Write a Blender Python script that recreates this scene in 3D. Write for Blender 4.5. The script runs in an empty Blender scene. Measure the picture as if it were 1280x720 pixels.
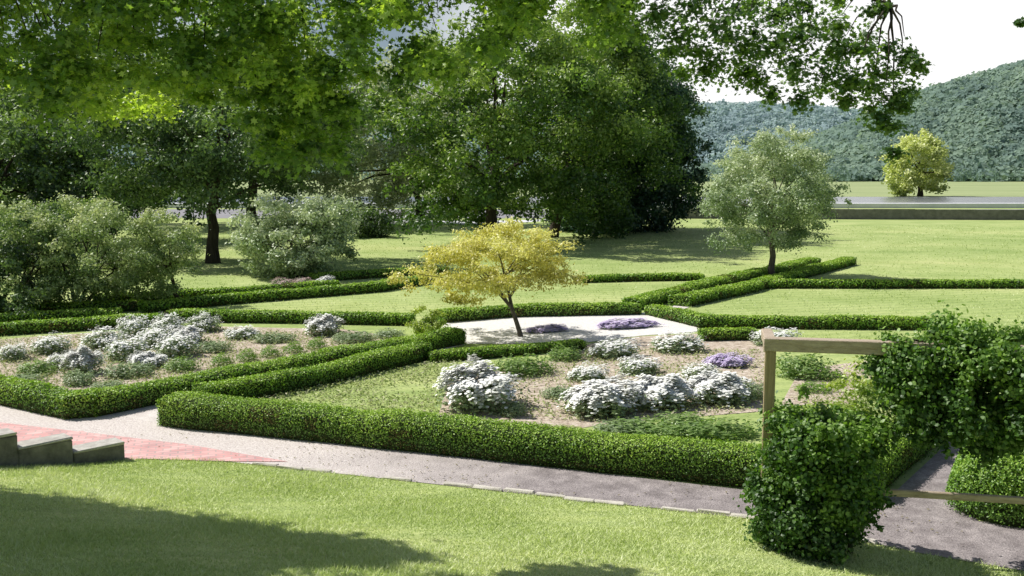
import bpy, math, random
import numpy as np

SC = bpy.context.scene
COL = SC.collection
rng = np.random.default_rng(11)
random.seed(11)

# ------------------------------------------------------------------ camera
CAM_H = 4.2
F = 1200.0                                   # focal length in photo pixels (1280 wide)
PITCH = math.atan(140.0 / F)                 # looking down a little
cp, sp = math.cos(PITCH), math.sin(PITCH)

def ray(px, py):
    u, v = (px - 640.0) / F, (360.0 - py) / F
    return np.array([u, cp + v * sp, -sp + v * cp])

def G(px, py, z=0.0):
    """point of the garden plane (or the plane at height z) seen at a photo pixel"""
    d = ray(px, py)
    t = (z - CAM_H) / d[2]
    return np.array([d[0] * t, d[1] * t])

def at(px, py, Y):
    """point at distance Y in front of the camera"""
    d = ray(px, py)
    t = Y / d[1]
    return np.array([d[0] * t, Y, CAM_H + d[2] * t])

SUN = np.array([-0.77, 0.33, 1.0]); SUN = SUN / np.linalg.norm(SUN)

cam_d = bpy.data.cameras.new('camera'); cam = bpy.data.objects.new('camera', cam_d)
COL.objects.link(cam); SC.camera = cam
cam.location = (0, 0, CAM_H); cam.rotation_euler = (math.pi / 2 - PITCH, 0, 0)
cam_d.sensor_width = 36; cam_d.lens = 36 * F / 1280; cam_d.clip_end = 6000; cam_d.clip_start = 0.1

# ------------------------------------------------------------------ materials
def new_mat(name):
    m = bpy.data.materials.new(name); m.use_nodes = True
    nt = m.node_tree; nt.nodes.clear()
    out = nt.nodes.new('ShaderNodeOutputMaterial')
    return m, nt, out

def N(nt, t, **kw):
    n = nt.nodes.new(t)
    for k, v in kw.items(): setattr(n, k, v)
    return n

def ramp(nt, stops):
    r = N(nt, 'ShaderNodeValToRGB'); cr = r.color_ramp
    while len(cr.elements) > 1: cr.elements.remove(cr.elements[-1])
    cr.elements[0].position = stops[0][0]; cr.elements[0].color = (*stops[0][1], 1)
    for p, c in stops[1:]:
        e = cr.elements.new(p); e.color = (*c, 1)
    return r

def leaf_mat(name, dark, mid, light, transl=0.4, gloss=0.06, rough=0.45, tm=(1.1, 1.3, 0.5)):
    m, nt, out = new_mat(name)
    a = N(nt, 'ShaderNodeAttribute', attribute_name='tint')
    r = ramp(nt, [(0.0, dark), (0.5, mid), (1.0, light)])
    nt.links.new(a.outputs['Fac'], r.inputs[0])
    d = N(nt, 'ShaderNodeBsdfDiffuse'); nt.links.new(r.outputs[0], d.inputs[0])
    t = N(nt, 'ShaderNodeBsdfTranslucent')
    hs = N(nt, 'ShaderNodeMixRGB', blend_type='MULTIPLY'); hs.inputs[0].default_value = 1
    hs.inputs[2].default_value = (*tm, 1)
    nt.links.new(r.outputs[0], hs.inputs[1]); nt.links.new(hs.outputs[0], t.inputs[0])
    mx = N(nt, 'ShaderNodeMixShader'); mx.inputs[0].default_value = transl
    nt.links.new(d.outputs[0], mx.inputs[1]); nt.links.new(t.outputs[0], mx.inputs[2])
    last = mx
    if gloss > 0:
        g = N(nt, 'ShaderNodeBsdfGlossy'); g.inputs['Roughness'].default_value = rough
        mg = N(nt, 'ShaderNodeMixShader'); mg.inputs[0].default_value = gloss
        nt.links.new(mx.outputs[0], mg.inputs[1]); nt.links.new(g.outputs[0], mg.inputs[2]); last = mg
    nt.links.new(last.outputs[0], out.inputs[0])
    return m

def noise_mat(name, stops, scale=4.0, detail=8.0, rough=0.9, bump=0.0, bscale=40.0, scale2=None, mix2=None, coord='Object', stretch=None, w2=0.5):
    """object-space noise through a ramp; optional second finer noise multiplied in"""
    m, nt, out = new_mat(name)
    tc = N(nt, 'ShaderNodeTexCoord'); src = tc.outputs[coord]
    if stretch:
        mp = N(nt, 'ShaderNodeMapping'); mp.inputs['Scale'].default_value = stretch[0]; mp.inputs['Rotation'].default_value = (0, 0, stretch[1])
        nt.links.new(src, mp.inputs[0]); src = mp.outputs[0]
    n = N(nt, 'ShaderNodeTexNoise'); n.inputs['Scale'].default_value = scale; n.inputs['Detail'].default_value = detail
    n.inputs['Roughness'].default_value = 0.65
    nt.links.new(src, n.inputs['Vector'])
    r = ramp(nt, stops); nt.links.new(n.outputs['Fac'], r.inputs[0])
    colr = r.outputs[0]
    if scale2:
        n2 = N(nt, 'ShaderNodeTexNoise'); n2.inputs['Scale'].default_value = scale2; n2.inputs['Detail'].default_value = 6
        nt.links.new(src, n2.inputs['Vector'])
        r2 = ramp(nt, mix2); nt.links.new(n2.outputs['Fac'], r2.inputs[0])
        mm = N(nt, 'ShaderNodeMixRGB', blend_type='MULTIPLY'); mm.inputs[0].default_value = w2
        nt.links.new(colr, mm.inputs[1]); nt.links.new(r2.outputs[0], mm.inputs[2]); colr = mm.outputs[0]
    b = N(nt, 'ShaderNodeBsdfPrincipled'); b.inputs['Roughness'].default_value = rough
    b.inputs['Specular IOR Level'].default_value = 0.2
    nt.links.new(colr, b.inputs['Base Color'])
    if bump > 0:
        nb = N(nt, 'ShaderNodeTexNoise'); nb.inputs['Scale'].default_value = bscale; nb.inputs['Detail'].default_value = 6
        nt.links.new(src, nb.inputs['Vector'])
        bp = N(nt, 'ShaderNodeBump'); bp.inputs['Strength'].default_value = bump; bp.inputs['Distance'].default_value = 0.02
        nt.links.new(nb.outputs['Fac'], bp.inputs['Height']); nt.links.new(bp.outputs[0], b.inputs['Normal'])
    nt.links.new(b.outputs[0], out.inputs[0])
    return m

def brick_mat(name, c1, c2, mortar, scale, rot, rough=0.85, grain=0.5):
    m, nt, out = new_mat(name)
    tc = N(nt, 'ShaderNodeTexCoord'); mp = N(nt, 'ShaderNodeMapping'); mp.inputs['Rotation'].default_value = (0, 0, rot)
    nt.links.new(tc.outputs['Object'], mp.inputs[0])
    b = N(nt, 'ShaderNodeTexBrick'); b.inputs['Scale'].default_value = scale
    b.inputs['Color1'].default_value = (*c1, 1); b.inputs['Color2'].default_value = (*c2, 1); b.inputs['Mortar'].default_value = (*mortar, 1)
    b.inputs['Mortar Size'].default_value = 0.012; b.inputs['Brick Width'].default_value = 0.22; b.inputs['Row Height'].default_value = 0.11
    nt.links.new(mp.outputs[0], b.inputs['Vector'])
    n = N(nt, 'ShaderNodeTexNoise'); n.inputs['Scale'].default_value = 2.2; n.inputs['Detail'].default_value = 9
    nt.links.new(tc.outputs['Object'], n.inputs['Vector'])
    r = ramp(nt, [(0.3, (0.55, 0.55, 0.58)), (0.7, (1.15, 1.12, 1.08))]); nt.links.new(n.outputs['Fac'], r.inputs[0])
    mm = N(nt, 'ShaderNodeMixRGB', blend_type='MULTIPLY'); mm.inputs[0].default_value = grain
    nt.links.new(b.outputs['Color'], mm.inputs[1]); nt.links.new(r.outputs[0], mm.inputs[2])
    p = N(nt, 'ShaderNodeBsdfPrincipled'); p.inputs['Roughness'].default_value = rough; p.inputs['Specular IOR Level'].default_value = 0.2
    nt.links.new(mm.outputs[0], p.inputs['Base Color'])
    bp = N(nt, 'ShaderNodeBump'); bp.inputs['Strength'].default_value = 0.4; bp.inputs['Distance'].default_value = 0.01
    nt.links.new(b.outputs['Fac'], bp.inputs['Height']); bp.invert = True
    nt.links.new(bp.outputs[0], p.inputs['Normal'])
    nt.links.new(p.outputs[0], out.inputs[0])
    return m

def plain_mat(name, c, rough=0.6, spec=0.4, metal=0.0):
    m, nt, out = new_mat(name)
    tc = N(nt, 'ShaderNodeTexCoord'); n = N(nt, 'ShaderNodeTexNoise'); n.inputs['Scale'].default_value = 6; n.inputs['Detail'].default_value = 6
    nt.links.new(tc.outputs['Object'], n.inputs['Vector'])
    r = ramp(nt, [(0.3, tuple(x * 0.85 for x in c)), (0.7, tuple(min(1, x * 1.1) for x in c))]); nt.links.new(n.outputs['Fac'], r.inputs[0])
    b = N(nt, 'ShaderNodeBsdfPrincipled'); b.inputs['Roughness'].default_value = rough; b.inputs['Specular IOR Level'].default_value = spec
    b.inputs['Metallic'].default_value = metal
    nt.links.new(r.outputs[0], b.inputs['Base Color']); nt.links.new(b.outputs[0], out.inputs[0])
    return m

M = {}
M['lawn'] = noise_mat('lawn_turf', [(0.30, (0.315, 0.41, 0.14)), (0.5, (0.40, 0.49, 0.195)), (0.72, (0.50, 0.565, 0.26))], scale=0.35, detail=10,
                      rough=1.0, bump=0.5, bscale=30, scale2=9.0, mix2=[(0.3, (0.62, 0.66, 0.5)), (0.65, (1.15, 1.1, 1.05))], w2=0.55)
def lawn_patches():
    nt = M['lawn'].node_tree; b = [n for n in nt.nodes if n.type == 'BSDF_PRINCIPLED'][0]; old = b.inputs['Base Color'].links[0].from_socket
    tc = N(nt, 'ShaderNodeTexCoord'); mp = N(nt, 'ShaderNodeMapping'); mp.inputs['Scale'].default_value = (.05, .12, 1); nt.links.new(tc.outputs['Object'], mp.inputs[0])
    n = N(nt, 'ShaderNodeTexNoise'); n.inputs['Scale'].default_value = 1.0; n.inputs['Detail'].default_value = 9; n.inputs['Roughness'].default_value = .7; nt.links.new(mp.outputs[0], n.inputs['Vector'])
    r = ramp(nt, [(0.32, (0.78, 0.85, 0.72)), (0.5, (1.05, 1.04, 1.02)), (0.68, (1.26, 1.14, 1.22))]); nt.links.new(n.outputs['Fac'], r.inputs[0])
    w_ = N(nt, 'ShaderNodeTexWave'); w_.inputs['Scale'].default_value = .55; w_.inputs['Distortion'].default_value = 2.5; w_.inputs['Detail'].default_value = 3; w_.inputs['Detail Scale'].default_value = .6
    mw = N(nt, 'ShaderNodeMapping'); mw.inputs['Rotation'].default_value = (0, 0, math.radians(75)); nt.links.new(tc.outputs['Object'], mw.inputs[0]); nt.links.new(mw.outputs[0], w_.inputs['Vector'])
    rw = ramp(nt, [(0.2, (0.9, 0.92, 0.9)), (0.8, (1.04, 1.03, 1.02))]); nt.links.new(w_.outputs['Fac'], rw.inputs[0])
    m1 = N(nt, 'ShaderNodeMixRGB', blend_type='MULTIPLY'); m1.inputs[0].default_value = 1; nt.links.new(old, m1.inputs[1]); nt.links.new(r.outputs[0], m1.inputs[2])
    m2 = N(nt, 'ShaderNodeMixRGB', blend_type='MULTIPLY'); m2.inputs[0].default_value = 1; nt.links.new(m1.outputs[0], m2.inputs[1]); nt.links.new(rw.outputs[0], m2.inputs[2])
    nt.links.new(m2.outputs[0], b.inputs['Base Color'])
lawn_patches()
M['blade'] = leaf_mat('grass_blade', (0.44, 0.54, 0.20), (0.64, 0.71, 0.34), (0.80, 0.83, 0.54), transl=0.15, gloss=0.02)
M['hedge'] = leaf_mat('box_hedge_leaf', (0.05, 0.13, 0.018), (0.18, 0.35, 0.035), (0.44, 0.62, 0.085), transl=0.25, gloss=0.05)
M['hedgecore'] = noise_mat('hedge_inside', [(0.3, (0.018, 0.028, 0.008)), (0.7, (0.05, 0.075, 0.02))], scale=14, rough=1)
M['drytwig'] = leaf_mat('dry_hedge_twig', (0.06, 0.05, 0.02), (0.14, 0.12, 0.05), (0.24, 0.21, 0.09), transl=0.1, gloss=0)
M['greenleaf'] = leaf_mat('bush_leaf', (0.10, 0.18, 0.05), (0.25, 0.38, 0.11), (0.42, 0.54, 0.2), transl=0.35)
M['paleleaf'] = leaf_mat('grey_green_leaf', (0.16, 0.24, 0.11), (0.32, 0.42, 0.22), (0.52, 0.60, 0.38), transl=0.3, tm=(1.1, 1.15, 0.8))
M['silver'] = leaf_mat('silver_leaf', (0.20, 0.29, 0.15), (0.43, 0.53, 0.31), (0.68, 0.74, 0.52), transl=0.3, tm=(1.1, 1.15, 0.8))
M['feather'] = leaf_mat('feather_leaf', (0.18, 0.27, 0.10), (0.40, 0.50, 0.22), (0.64, 0.68, 0.38), transl=0.35, tm=(1.1, 1.15, 0.8))
M['limeleaf'] = leaf_mat('lime_leaf', (0.18, 0.28, 0.04), (0.35, 0.45, 0.08), (0.52, 0.58, 0.17), transl=0.4)
M['yellow'] = leaf_mat('golden_leaf', (0.42, 0.41, 0.11), (0.75, 0.69, 0.22), (0.90, 0.86, 0.40), transl=0.4, tm=(1.05, 1.12, 0.6))
M['yellowfar'] = leaf_mat('far_golden_leaf', (0.38, 0.45, 0.14), (0.64, 0.69, 0.24), (0.80, 0.83, 0.40), transl=0.35, tm=(1.05, 1.15, 0.6))
M['maple'] = leaf_mat('maple_leaf', (0.07, 0.15, 0.04), (0.24, 0.38, 0.08), (0.56, 0.68, 0.14), transl=0.55, tm=(1.2, 1.3, 0.45), gloss=0.06)
M['midleaf'] = leaf_mat('shade_tree_leaf', (0.05, 0.11, 0.025), (0.155, 0.26, 0.05), (0.44, 0.53, 0.18), transl=0.42)
M['darkleaf'] = leaf_mat('dark_tree_leaf', (0.04, 0.08, 0.035), (0.11, 0.185, 0.07), (0.29, 0.39, 0.14), transl=0.3)
M['bluedark'] = leaf_mat('spruce_leaf', (0.025, 0.065, 0.04), (0.06, 0.13, 0.065), (0.15, 0.25, 0.10), transl=0.2)
M['vine'] = leaf_mat('vine_leaf', (0.035, 0.09, 0.018), (0.10, 0.21, 0.035), (0.28, 0.44, 0.08), transl=0.35, gloss=0.05, rough=0.5)
M['willow'] = leaf_mat('far_pale_leaf', (0.22, 0.28, 0.15), (0.40, 0.47, 0.28), (0.62, 0.66, 0.45), transl=0.35, tm=(1.1, 1.15, 0.8))
M['white'] = leaf_mat('white_petal', (0.86, 0.88, 0.82), (0.95, 0.95, 0.92), (0.97, 0.97, 0.96), transl=0.10, gloss=0, tm=(1, 1, 1))
M['purple'] = leaf_mat('lavender_petal', (0.56, 0.46, 0.72), (0.74, 0.63, 0.88), (0.88, 0.82, 0.95), transl=0.10, gloss=0, tm=(1, 1, 1))
M['pink'] = leaf_mat('pink_petal', (0.55, 0.36, 0.38), (0.70, 0.52, 0.52), (0.82, 0.74, 0.72), transl=0.25, gloss=0, tm=(1, 1, 1))
M['cover'] = leaf_mat('ground_cover_leaf', (0.26, 0.35, 0.12), (0.40, 0.46, 0.20), (0.66, 0.62, 0.45), transl=0.2, gloss=0, tm=(1.1, 1.15, 0.8))
M['bark'] = noise_mat('bark', [(0.3, (0.03, 0.024, 0.018)), (0.7, (0.09, 0.075, 0.06))], scale=3, rough=1, bump=0.8, bscale=14, stretch=((4, 4, 0.6), 0))
M['greybark'] = noise_mat('grey_bark', [(0.3, (0.07, 0.06, 0.05)), (0.7, (0.17, 0.15, 0.125))], scale=5, rough=1, bump=0.6, bscale=20)
M['soil'] = noise_mat('bed_mulch', [(0.30, (0.25, 0.185, 0.135)), (0.5, (0.52, 0.435, 0.345)), (0.7, (0.75, 0.67, 0.58))], scale=7, detail=12, rough=1, bump=1.0, bscale=22)
M['gravel'] = noise_mat('pale_gravel', [(0.3, (0.70, 0.66, 0.62)), (0.7, (0.90, 0.88, 0.85))], scale=9, detail=12, rough=1, bump=0.8, bscale=60)
M['path'] = noise_mat('path_gravel', [(0.28, (0.21, 0.185, 0.185)), (0.5, (0.345, 0.31, 0.31)), (0.72, (0.52, 0.47, 0.465))], scale=3.2, detail=14, rough=1, bump=0.9, bscale=55,
                      scale2=38, mix2=[(0.3, (0.6, 0.58, 0.58)), (0.7, (1.2, 1.18, 1.16))], w2=0.7)
def path_mat():
    m = M['path']; nt = m.node_tree; b = [n for n in nt.nodes if n.type == 'BSDF_PRINCIPLED'][0]; old = b.inputs['Base Color'].links[0].from_socket
    tc = N(nt, 'ShaderNodeTexCoord'); sx = N(nt, 'ShaderNodeSeparateXYZ'); nt.links.new(tc.outputs['Object'], sx.inputs[0])
    nz = N(nt, 'ShaderNodeTexNoise'); nz.inputs['Scale'].default_value = 1.1; nz.inputs['Detail'].default_value = 8; nt.links.new(tc.outputs['Object'], nz.inputs['Vector'])
    ma = N(nt, 'ShaderNodeMath', operation='MULTIPLY_ADD'); ma.inputs[1].default_value = 3.5; nt.links.new(nz.outputs['Fac'], ma.inputs[0]); nt.links.new(sx.outputs['X'], ma.inputs[2])
    mr = N(nt, 'ShaderNodeMapRange'); mr.inputs['From Min'].default_value = -1.6; mr.inputs['From Max'].default_value = 2.4; nt.links.new(ma.outputs[0], mr.inputs['Value'])
    n2 = N(nt, 'ShaderNodeTexNoise'); n2.inputs['Scale'].default_value = 30; n2.inputs['Detail'].default_value = 10; nt.links.new(tc.outputs['Object'], n2.inputs['Vector'])
    r2 = ramp(nt, [(0.3, (0.56, 0.49, 0.46)), (0.7, (0.84, 0.78, 0.74))]); nt.links.new(n2.outputs['Fac'], r2.inputs[0])
    mx = N(nt, 'ShaderNodeMixRGB'); nt.links.new(mr.outputs[0], mx.inputs[0]); nt.links.new(r2.outputs[0], mx.inputs[1]); nt.links.new(old, mx.inputs[2])
    nt.links.new(mx.outputs[0], b.inputs['Base Color'])
path_mat()
M['pathpale'] = noise_mat('pale_path', [(0.3, (0.58, 0.52, 0.49)), (0.7, (0.80, 0.75, 0.71))], scale=4, detail=12, rough=0.95, bump=0.6, bscale=60)
M['brick'] = brick_mat('pink_brick', (0.70, 0.37, 0.36), (0.84, 0.53, 0.51), (0.56, 0.42, 0.40), 1.0, math.radians(-18))
M['kerb'] = noise_mat('kerb_stone', [(0.3, (0.48, 0.44, 0.39)), (0.7, (0.72, 0.68, 0.60))], scale=6, rough=0.95, bump=0.5, bscale=40)
M['step'] = noise_mat('step_stone_shaded', [(0.3, (0.10, 0.10, 0.085)), (0.7, (0.27, 0.26, 0.23))], scale=5, detail=10, rough=0.95, bump=0.6, bscale=28)  # block sides: colour kept dark to deepen their shade
M['steptop_lit'] = noise_mat('step_stone_lit_top', [(0.3, (0.38, 0.36, 0.33)), (0.7, (0.62, 0.60, 0.55))], scale=7, detail=10, rough=0.95, bump=0.5, bscale=30)  # paler copy of the block stone, painting its sunlit top
M['timber'] = noise_mat('weathered_timber', [(0.3, (0.36, 0.28, 0.20)), (0.7, (0.64, 0.54, 0.44))], scale=3, detail=10, rough=0.9, bump=0.5, bscale=20, stretch=((0.6, 9, 9), 0))
M['timberpost'] = noise_mat('weathered_post', [(0.3, (0.31, 0.24, 0.14)), (0.7, (0.53, 0.43, 0.28))], scale=3, detail=10, rough=0.9, bump=0.5, bscale=20, stretch=((9, 9, 0.6), 0))
M['wallstone'] = noise_mat('river_wall_stone', [(0.3, (0.13, 0.13, 0.12)), (0.7, (0.25, 0.24, 0.23))], scale=2.0, rough=1, bump=0.7, bscale=5)
M['asphalt'] = noise_mat('riverside_asphalt', [(0.3, (0.24, 0.235, 0.25)), (0.7, (0.33, 0.32, 0.34))], scale=0.4, rough=0.9)
M['palecop'] = noise_mat('pale_coping', [(0.3, (0.62, 0.62, 0.66)), (0.7, (0.8, 0.8, 0.84))], scale=0.6, rough=0.8)
M['field'] = noise_mat('far_field', [(0.3, (0.27, 0.34, 0.15)), (0.7, (0.40, 0.45, 0.22))], scale=0.02, rough=1)
M['hill'] = noise_mat('hill_floor', [(0.3, (0.2, 0.28, 0.24)), (0.7, (0.28, 0.37, 0.3))], scale=0.03, rough=1)  # bluish distance haze is mixed into both hill floor colours
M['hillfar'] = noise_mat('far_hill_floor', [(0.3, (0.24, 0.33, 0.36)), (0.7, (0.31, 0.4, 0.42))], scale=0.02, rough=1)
M['forest'] = leaf_mat('forest_leaf', (0.22, 0.31, 0.285), (0.285, 0.39, 0.325), (0.35, 0.455, 0.355), transl=0.4, gloss=0, tm=(1.1, 1.15, 0.8))  # haze painted into the leaf colours of both forests
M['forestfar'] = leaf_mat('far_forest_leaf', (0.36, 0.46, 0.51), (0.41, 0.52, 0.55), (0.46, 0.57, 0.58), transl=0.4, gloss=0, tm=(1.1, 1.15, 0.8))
m, nt, out = new_mat('river_water')
b = N(nt, 'ShaderNodeBsdfPrincipled'); b.inputs['Base Color'].default_value = (0.16, 0.17, 0.19, 1); b.inputs['Roughness'].default_value = 0.25
nz = N(nt, 'ShaderNodeTexNoise'); nz.inputs['Scale'].default_value = 0.25; nz.inputs['Detail'].default_value = 5
tc = N(nt, 'ShaderNodeTexCoord'); nt.links.new(tc.outputs['Object'], nz.inputs['Vector'])
bp = N(nt, 'ShaderNodeBump'); bp.inputs['Strength'].default_value = 0.35; bp.inputs['Distance'].default_value = 0.4
nt.links.new(nz.outputs['Fac'], bp.inputs['Height']); nt.links.new(bp.outputs[0], b.inputs['Normal']); nt.links.new(b.outputs[0], out.inputs[0])
M['water'] = m

# ------------------------------------------------------------------ mesh helpers
def tag(o, label=None, cat=None, group=None, kind=None):
    if label: o['label'] = label
    if cat: o['category'] = cat
    if group: o['group'] = group
    if kind: o['kind'] = kind
    return o

def empty(name, loc, label, cat, group=None):
    o = bpy.data.objects.new(name, None); COL.objects.link(o); o.location = loc
    o.empty_display_size = 0.2
    return tag(o, label, cat, group)

class MB:
    """collects polygons as numpy blocks and links them as one mesh object"""
    def __init__(s): s.v = []; s.loops = []; s.sizes = []; s.mat = []; s.tint = []; s.n = 0; s.smooth = []
    def add(s, verts, faces, mat=0, tint=0.5, smooth=False):
        verts = np.asarray(verts, float).reshape(-1, 3)
        s.v.append(verts)
        s.tint.append(np.broadcast_to(np.asarray(tint, float), (len(verts),)).copy())
        for f in faces:
            s.loops.append(np.asarray(f, np.int32) + s.n); s.sizes.append(np.array([len(f)], np.int32))
        s.mat.append(np.full(len(faces), mat, np.int32)); s.smooth.append(np.full(len(faces), smooth, bool))
        s.n += len(verts)
    def add_uniform(s, verts, k, mat=0, tint=None):
        """verts (n,k,3): n separate k-gons"""
        n = verts.shape[0]
        s.v.append(verts.reshape(-1, 3)); s.loops.append(np.arange(n * k, dtype=np.int32) + s.n)
        s.sizes.append(np.full(n, k, np.int32)); s.mat.append(np.full(n, mat, np.int32)); s.smooth.append(np.zeros(n, bool))
        s.tint.append(np.repeat(np.asarray(tint, float) if tint is not None else np.full(n, .5), k)); s.n += n * k
    def add_faces(s, verts, faces, mat=0, tint=0.5, smooth=True):
        """faces: (m,k) integer array"""
        verts = np.asarray(verts, float); faces = np.asarray(faces, np.int32)
        s.v.append(verts); s.loops.append((faces + s.n).ravel()); s.sizes.append(np.full(len(faces), faces.shape[1], np.int32))
        s.mat.append(np.full(len(faces), mat, np.int32)); s.smooth.append(np.full(len(faces), smooth, bool))
        s.tint.append(np.broadcast_to(np.asarray(tint, float), (len(verts),)).copy()); s.n += len(verts)
    def build(s, name, mats, parent=None, loc=None):
        me = bpy.data.meshes.new(name)
        v = np.concatenate(s.v); 
        if loc is not None: v = v - np.asarray(loc, float)
        lp = np.concatenate(s.loops); sz = np.concatenate(s.sizes)
        me.vertices.add(len(v)); me.vertices.foreach_set('co', v.astype(np.float32).ravel())
        me.loops.add(len(lp)); me.loops.foreach_set('vertex_index', lp)
        st = np.concatenate([[0], np.cumsum(sz)[:-1]]).astype(np.int32)
        me.polygons.add(len(sz)); me.polygons.foreach_set('loop_start', st)
        try: me.polygons.foreach_set('loop_total', sz)
        except Exception: pass
        me.polygons.foreach_set('material_index', np.concatenate(s.mat))
        me.polygons.foreach_set('use_smooth', np.concatenate(s.smooth))
        a = me.attributes.new('tint', 'FLOAT', 'POINT'); a.data.foreach_set('value', np.concatenate(s.tint).astype(np.float32))
        me.update(calc_edges=True); me.validate()
        for mm in (mats if isinstance(mats, (list, tuple)) else [mats]): me.materials.append(mm)
        o = bpy.data.objects.new(name, me); COL.objects.link(o)
        if parent is not None: o.parent = parent
        elif loc is not None: o.location = loc
        return o

def unit(a): return a / np.maximum(np.linalg.norm(a, axis=-1, keepdims=True), 1e-9)

DIAMOND = np.array([(-0.5, 0), (0.0, -0.5), (0.5, 0), (0.0, 0.5)])
OVAL = np.array([(-0.5, 0), (-0.2, -0.42), (0.2, -0.36), (0.5, 0), (0.2, 0.36), (-0.2, 0.42)])
MAPLE = np.array([(-0.5, 0.0), (-0.28, -0.16), (-0.2, -0.5), (0.0, -0.2), (0.26, -0.42), (0.24, -0.12), (0.5, 0.0),
                  (0.24, 0.12), (0.26, 0.42), (0.0, 0.2), (-0.2, 0.5), (-0.28, 0.16)])

def leaves(mb, P, nrm, L, W, tint, mat=0, shape=DIAMOND, fold=0.15):
    n = len(P)
    nrm = unit(nrm)
    r = unit(rng.normal(size=(n, 3)))
    u = unit(np.cross(nrm, r)); v = np.cross(nrm, u)
    L = np.broadcast_to(L, (n,)); W = np.broadcast_to(W, (n,))
    a = shape[:, 0][None, :, None]; b_ = shape[:, 1][None, :, None]
    V = P[:, None, :] + u[:, None, :] * a * L[:, None, None] + v[:, None, :] * b_ * W[:, None, None]
    V = V + nrm[:, None, :] * (np.abs(b_) * fold * W[:, None, None])
    mb.add_uniform(V, len(shape), mat, np.clip(tint, 0, 1))

def sphere_dirs(n):
    return unit(rng.normal(size=(n, 3)))

def tube(mb, pts, rad, seg=8, mat=0, tint=0.5, cap=True):
    pts = np.asarray(pts, float); k = len(pts)
    t = np.gradient(pts, axis=0); t = unit(t)
    ref = np.array([0.31, 0.92, 0.2]); 
    u = unit(np.cross(t, ref)); v = np.cross(t, u)
    ang = np.linspace(0, 2 * math.pi, seg, endpoint=False)
    ring = (np.cos(ang)[None, :, None] * u[:, None, :] + np.sin(ang)[None, :, None] * v[:, None, :]) * np.asarray(rad, float)[:, None, None]
    V = (pts[:, None, :] + ring).reshape(-1, 3)
    i = np.arange(k - 1)[:, None] * seg; j = np.arange(seg)[None, :]; j2 = (j + 1) % seg
    Fc = np.stack([i + j, i + j2, i + seg + j2, i + seg + j], -1).reshape(-1, 4)
    mb.add_faces(V, Fc, mat, tint, True)

def bend(p0, p1, sag=0.0, n=6, wob=0.0):
    t = np.linspace(0, 1, n)[:, None]
    p = np.asarray(p0) * (1 - t) + np.asarray(p1) * t
    p[:, 2] += sag * np.sin(math.pi * t[:, 0])
    if wob: p[1:-1] += rng.normal(size=(n - 2, 3)) * wob
    return p

def box(mb, c, size, rz=0.0, mat=0, jit=0.0, bev=0.0):
    sx, sy, sz = [q / 2 for q in size]
    if bev <= 0:
        V = np.array([(x, y, z) for z in (-sz, sz) for x, y in ((-sx, -sy), (sx, -sy), (sx, sy), (-sx, sy))])
        Fs = [(0, 3, 2, 1), (4, 5, 6, 7), (0, 1, 5, 4), (1, 2, 6, 5), (2, 3, 7, 6), (3, 0, 4, 7)]
    else:
        b = bev; V = []; 
        for z, ins in ((-sz, b), (-sz + b, 0), (sz - b, 0), (sz, b)):
            x, y = sx - ins, sy - ins; q = b if ins == 0 else b * 0.5
            V += [(-x + q, -y, z), (x - q, -y, z), (x, -y + q, z), (x, y - q, z), (x - q, y, z), (-x + q, y, z), (-x, y - q, z), (-x, -y + q, z)]
        V = np.array(V); Fs = [tuple(range(7, -1, -1)), tuple(range(24, 32))]
        for l in range(3):
            for k in range(8):
                a = l * 8 + k; a2 = l * 8 + (k + 1) % 8
                Fs.append((a, a2, a2 + 8, a + 8))
    if jit: V = V + rng.normal(size=V.shape) * jit
    c_, s_ = math.cos(rz), math.sin(rz)
    R = np.array([[c_, -s_, 0], [s_, c_, 0], [0, 0, 1]])
    mb.add(V @ R.T + np.asarray(c), Fs, mat)

def sheet(name, poly, z, mat, kind='structure', label=None, cat=None):
    mb = MB(); p = [(*q, z) for q in poly]; mb.add(p, [tuple(range(len(p)))])
    o = mb.build(name, mat)
    a = sum(p[i][0] * p[(i + 1) % len(p)][1] - p[(i + 1) % len(p)][0] * p[i][1] for i in range(len(p)))
    if a < 0: o.data.flip_normals()
    return tag(o, label, cat, None, kind)

# ------------------------------------------------------------------ ground with the grass bank in front
def seg_dist(P, a, b):
    ab = b - a; t = np.clip(((P - a) @ ab) / (ab @ ab), 0, 1)
    return np.linalg.norm(P - (a + t[:, None] * ab), axis=1)

def inside(P, poly):
    x, y = P[:, 0], P[:, 1]; r = np.zeros(len(P), bool); n = len(poly)
    for i in range(n):
        (x1, y1), (x2, y2) = poly[i], poly[(i + 1) % n]
        c = ((y1 > y) != (y2 > y)) & (x < (x2 - x1) * (y - y1) / ((y2 - y1) if y2 != y1 else 1e-9) + x1)
        r ^= c
    return r

E1, E2, E3, E4 = G(290, 578), G(960, 651), G(1150, 692), G(1290, 716)
dirL = unit(E1 - E2)
EL = E1 + dirL * 40
BANKLINE = [EL, E1, E2, E3, E4, E4 + np.array([25, -7.0])]
BANK = BANKLINE + [np.array([34., -60.]), np.array([-60., -60.])]
STAIR0 = np.array([-5.84, 13.95])             # near foot corner of the stepped side wall
SD = unit(np.array([-0.69, -0.72]))           # the way the steps climb
SN = np.array([SD[1], -SD[0]])                # across the steps, away from the camera's side
if SN[1] < 0: SN = -SN
TREAD, RISE, SW = 0.74, 0.215, 1.2
CORR = [E1 + np.array([0.1, 0.05]), STAIR0 - SD * 0.05 - SN * 0.0, STAIR0 + SD * 9, STAIR0 + SD * 9 + SN * 14, EL + np.array([0, 6])]

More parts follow.
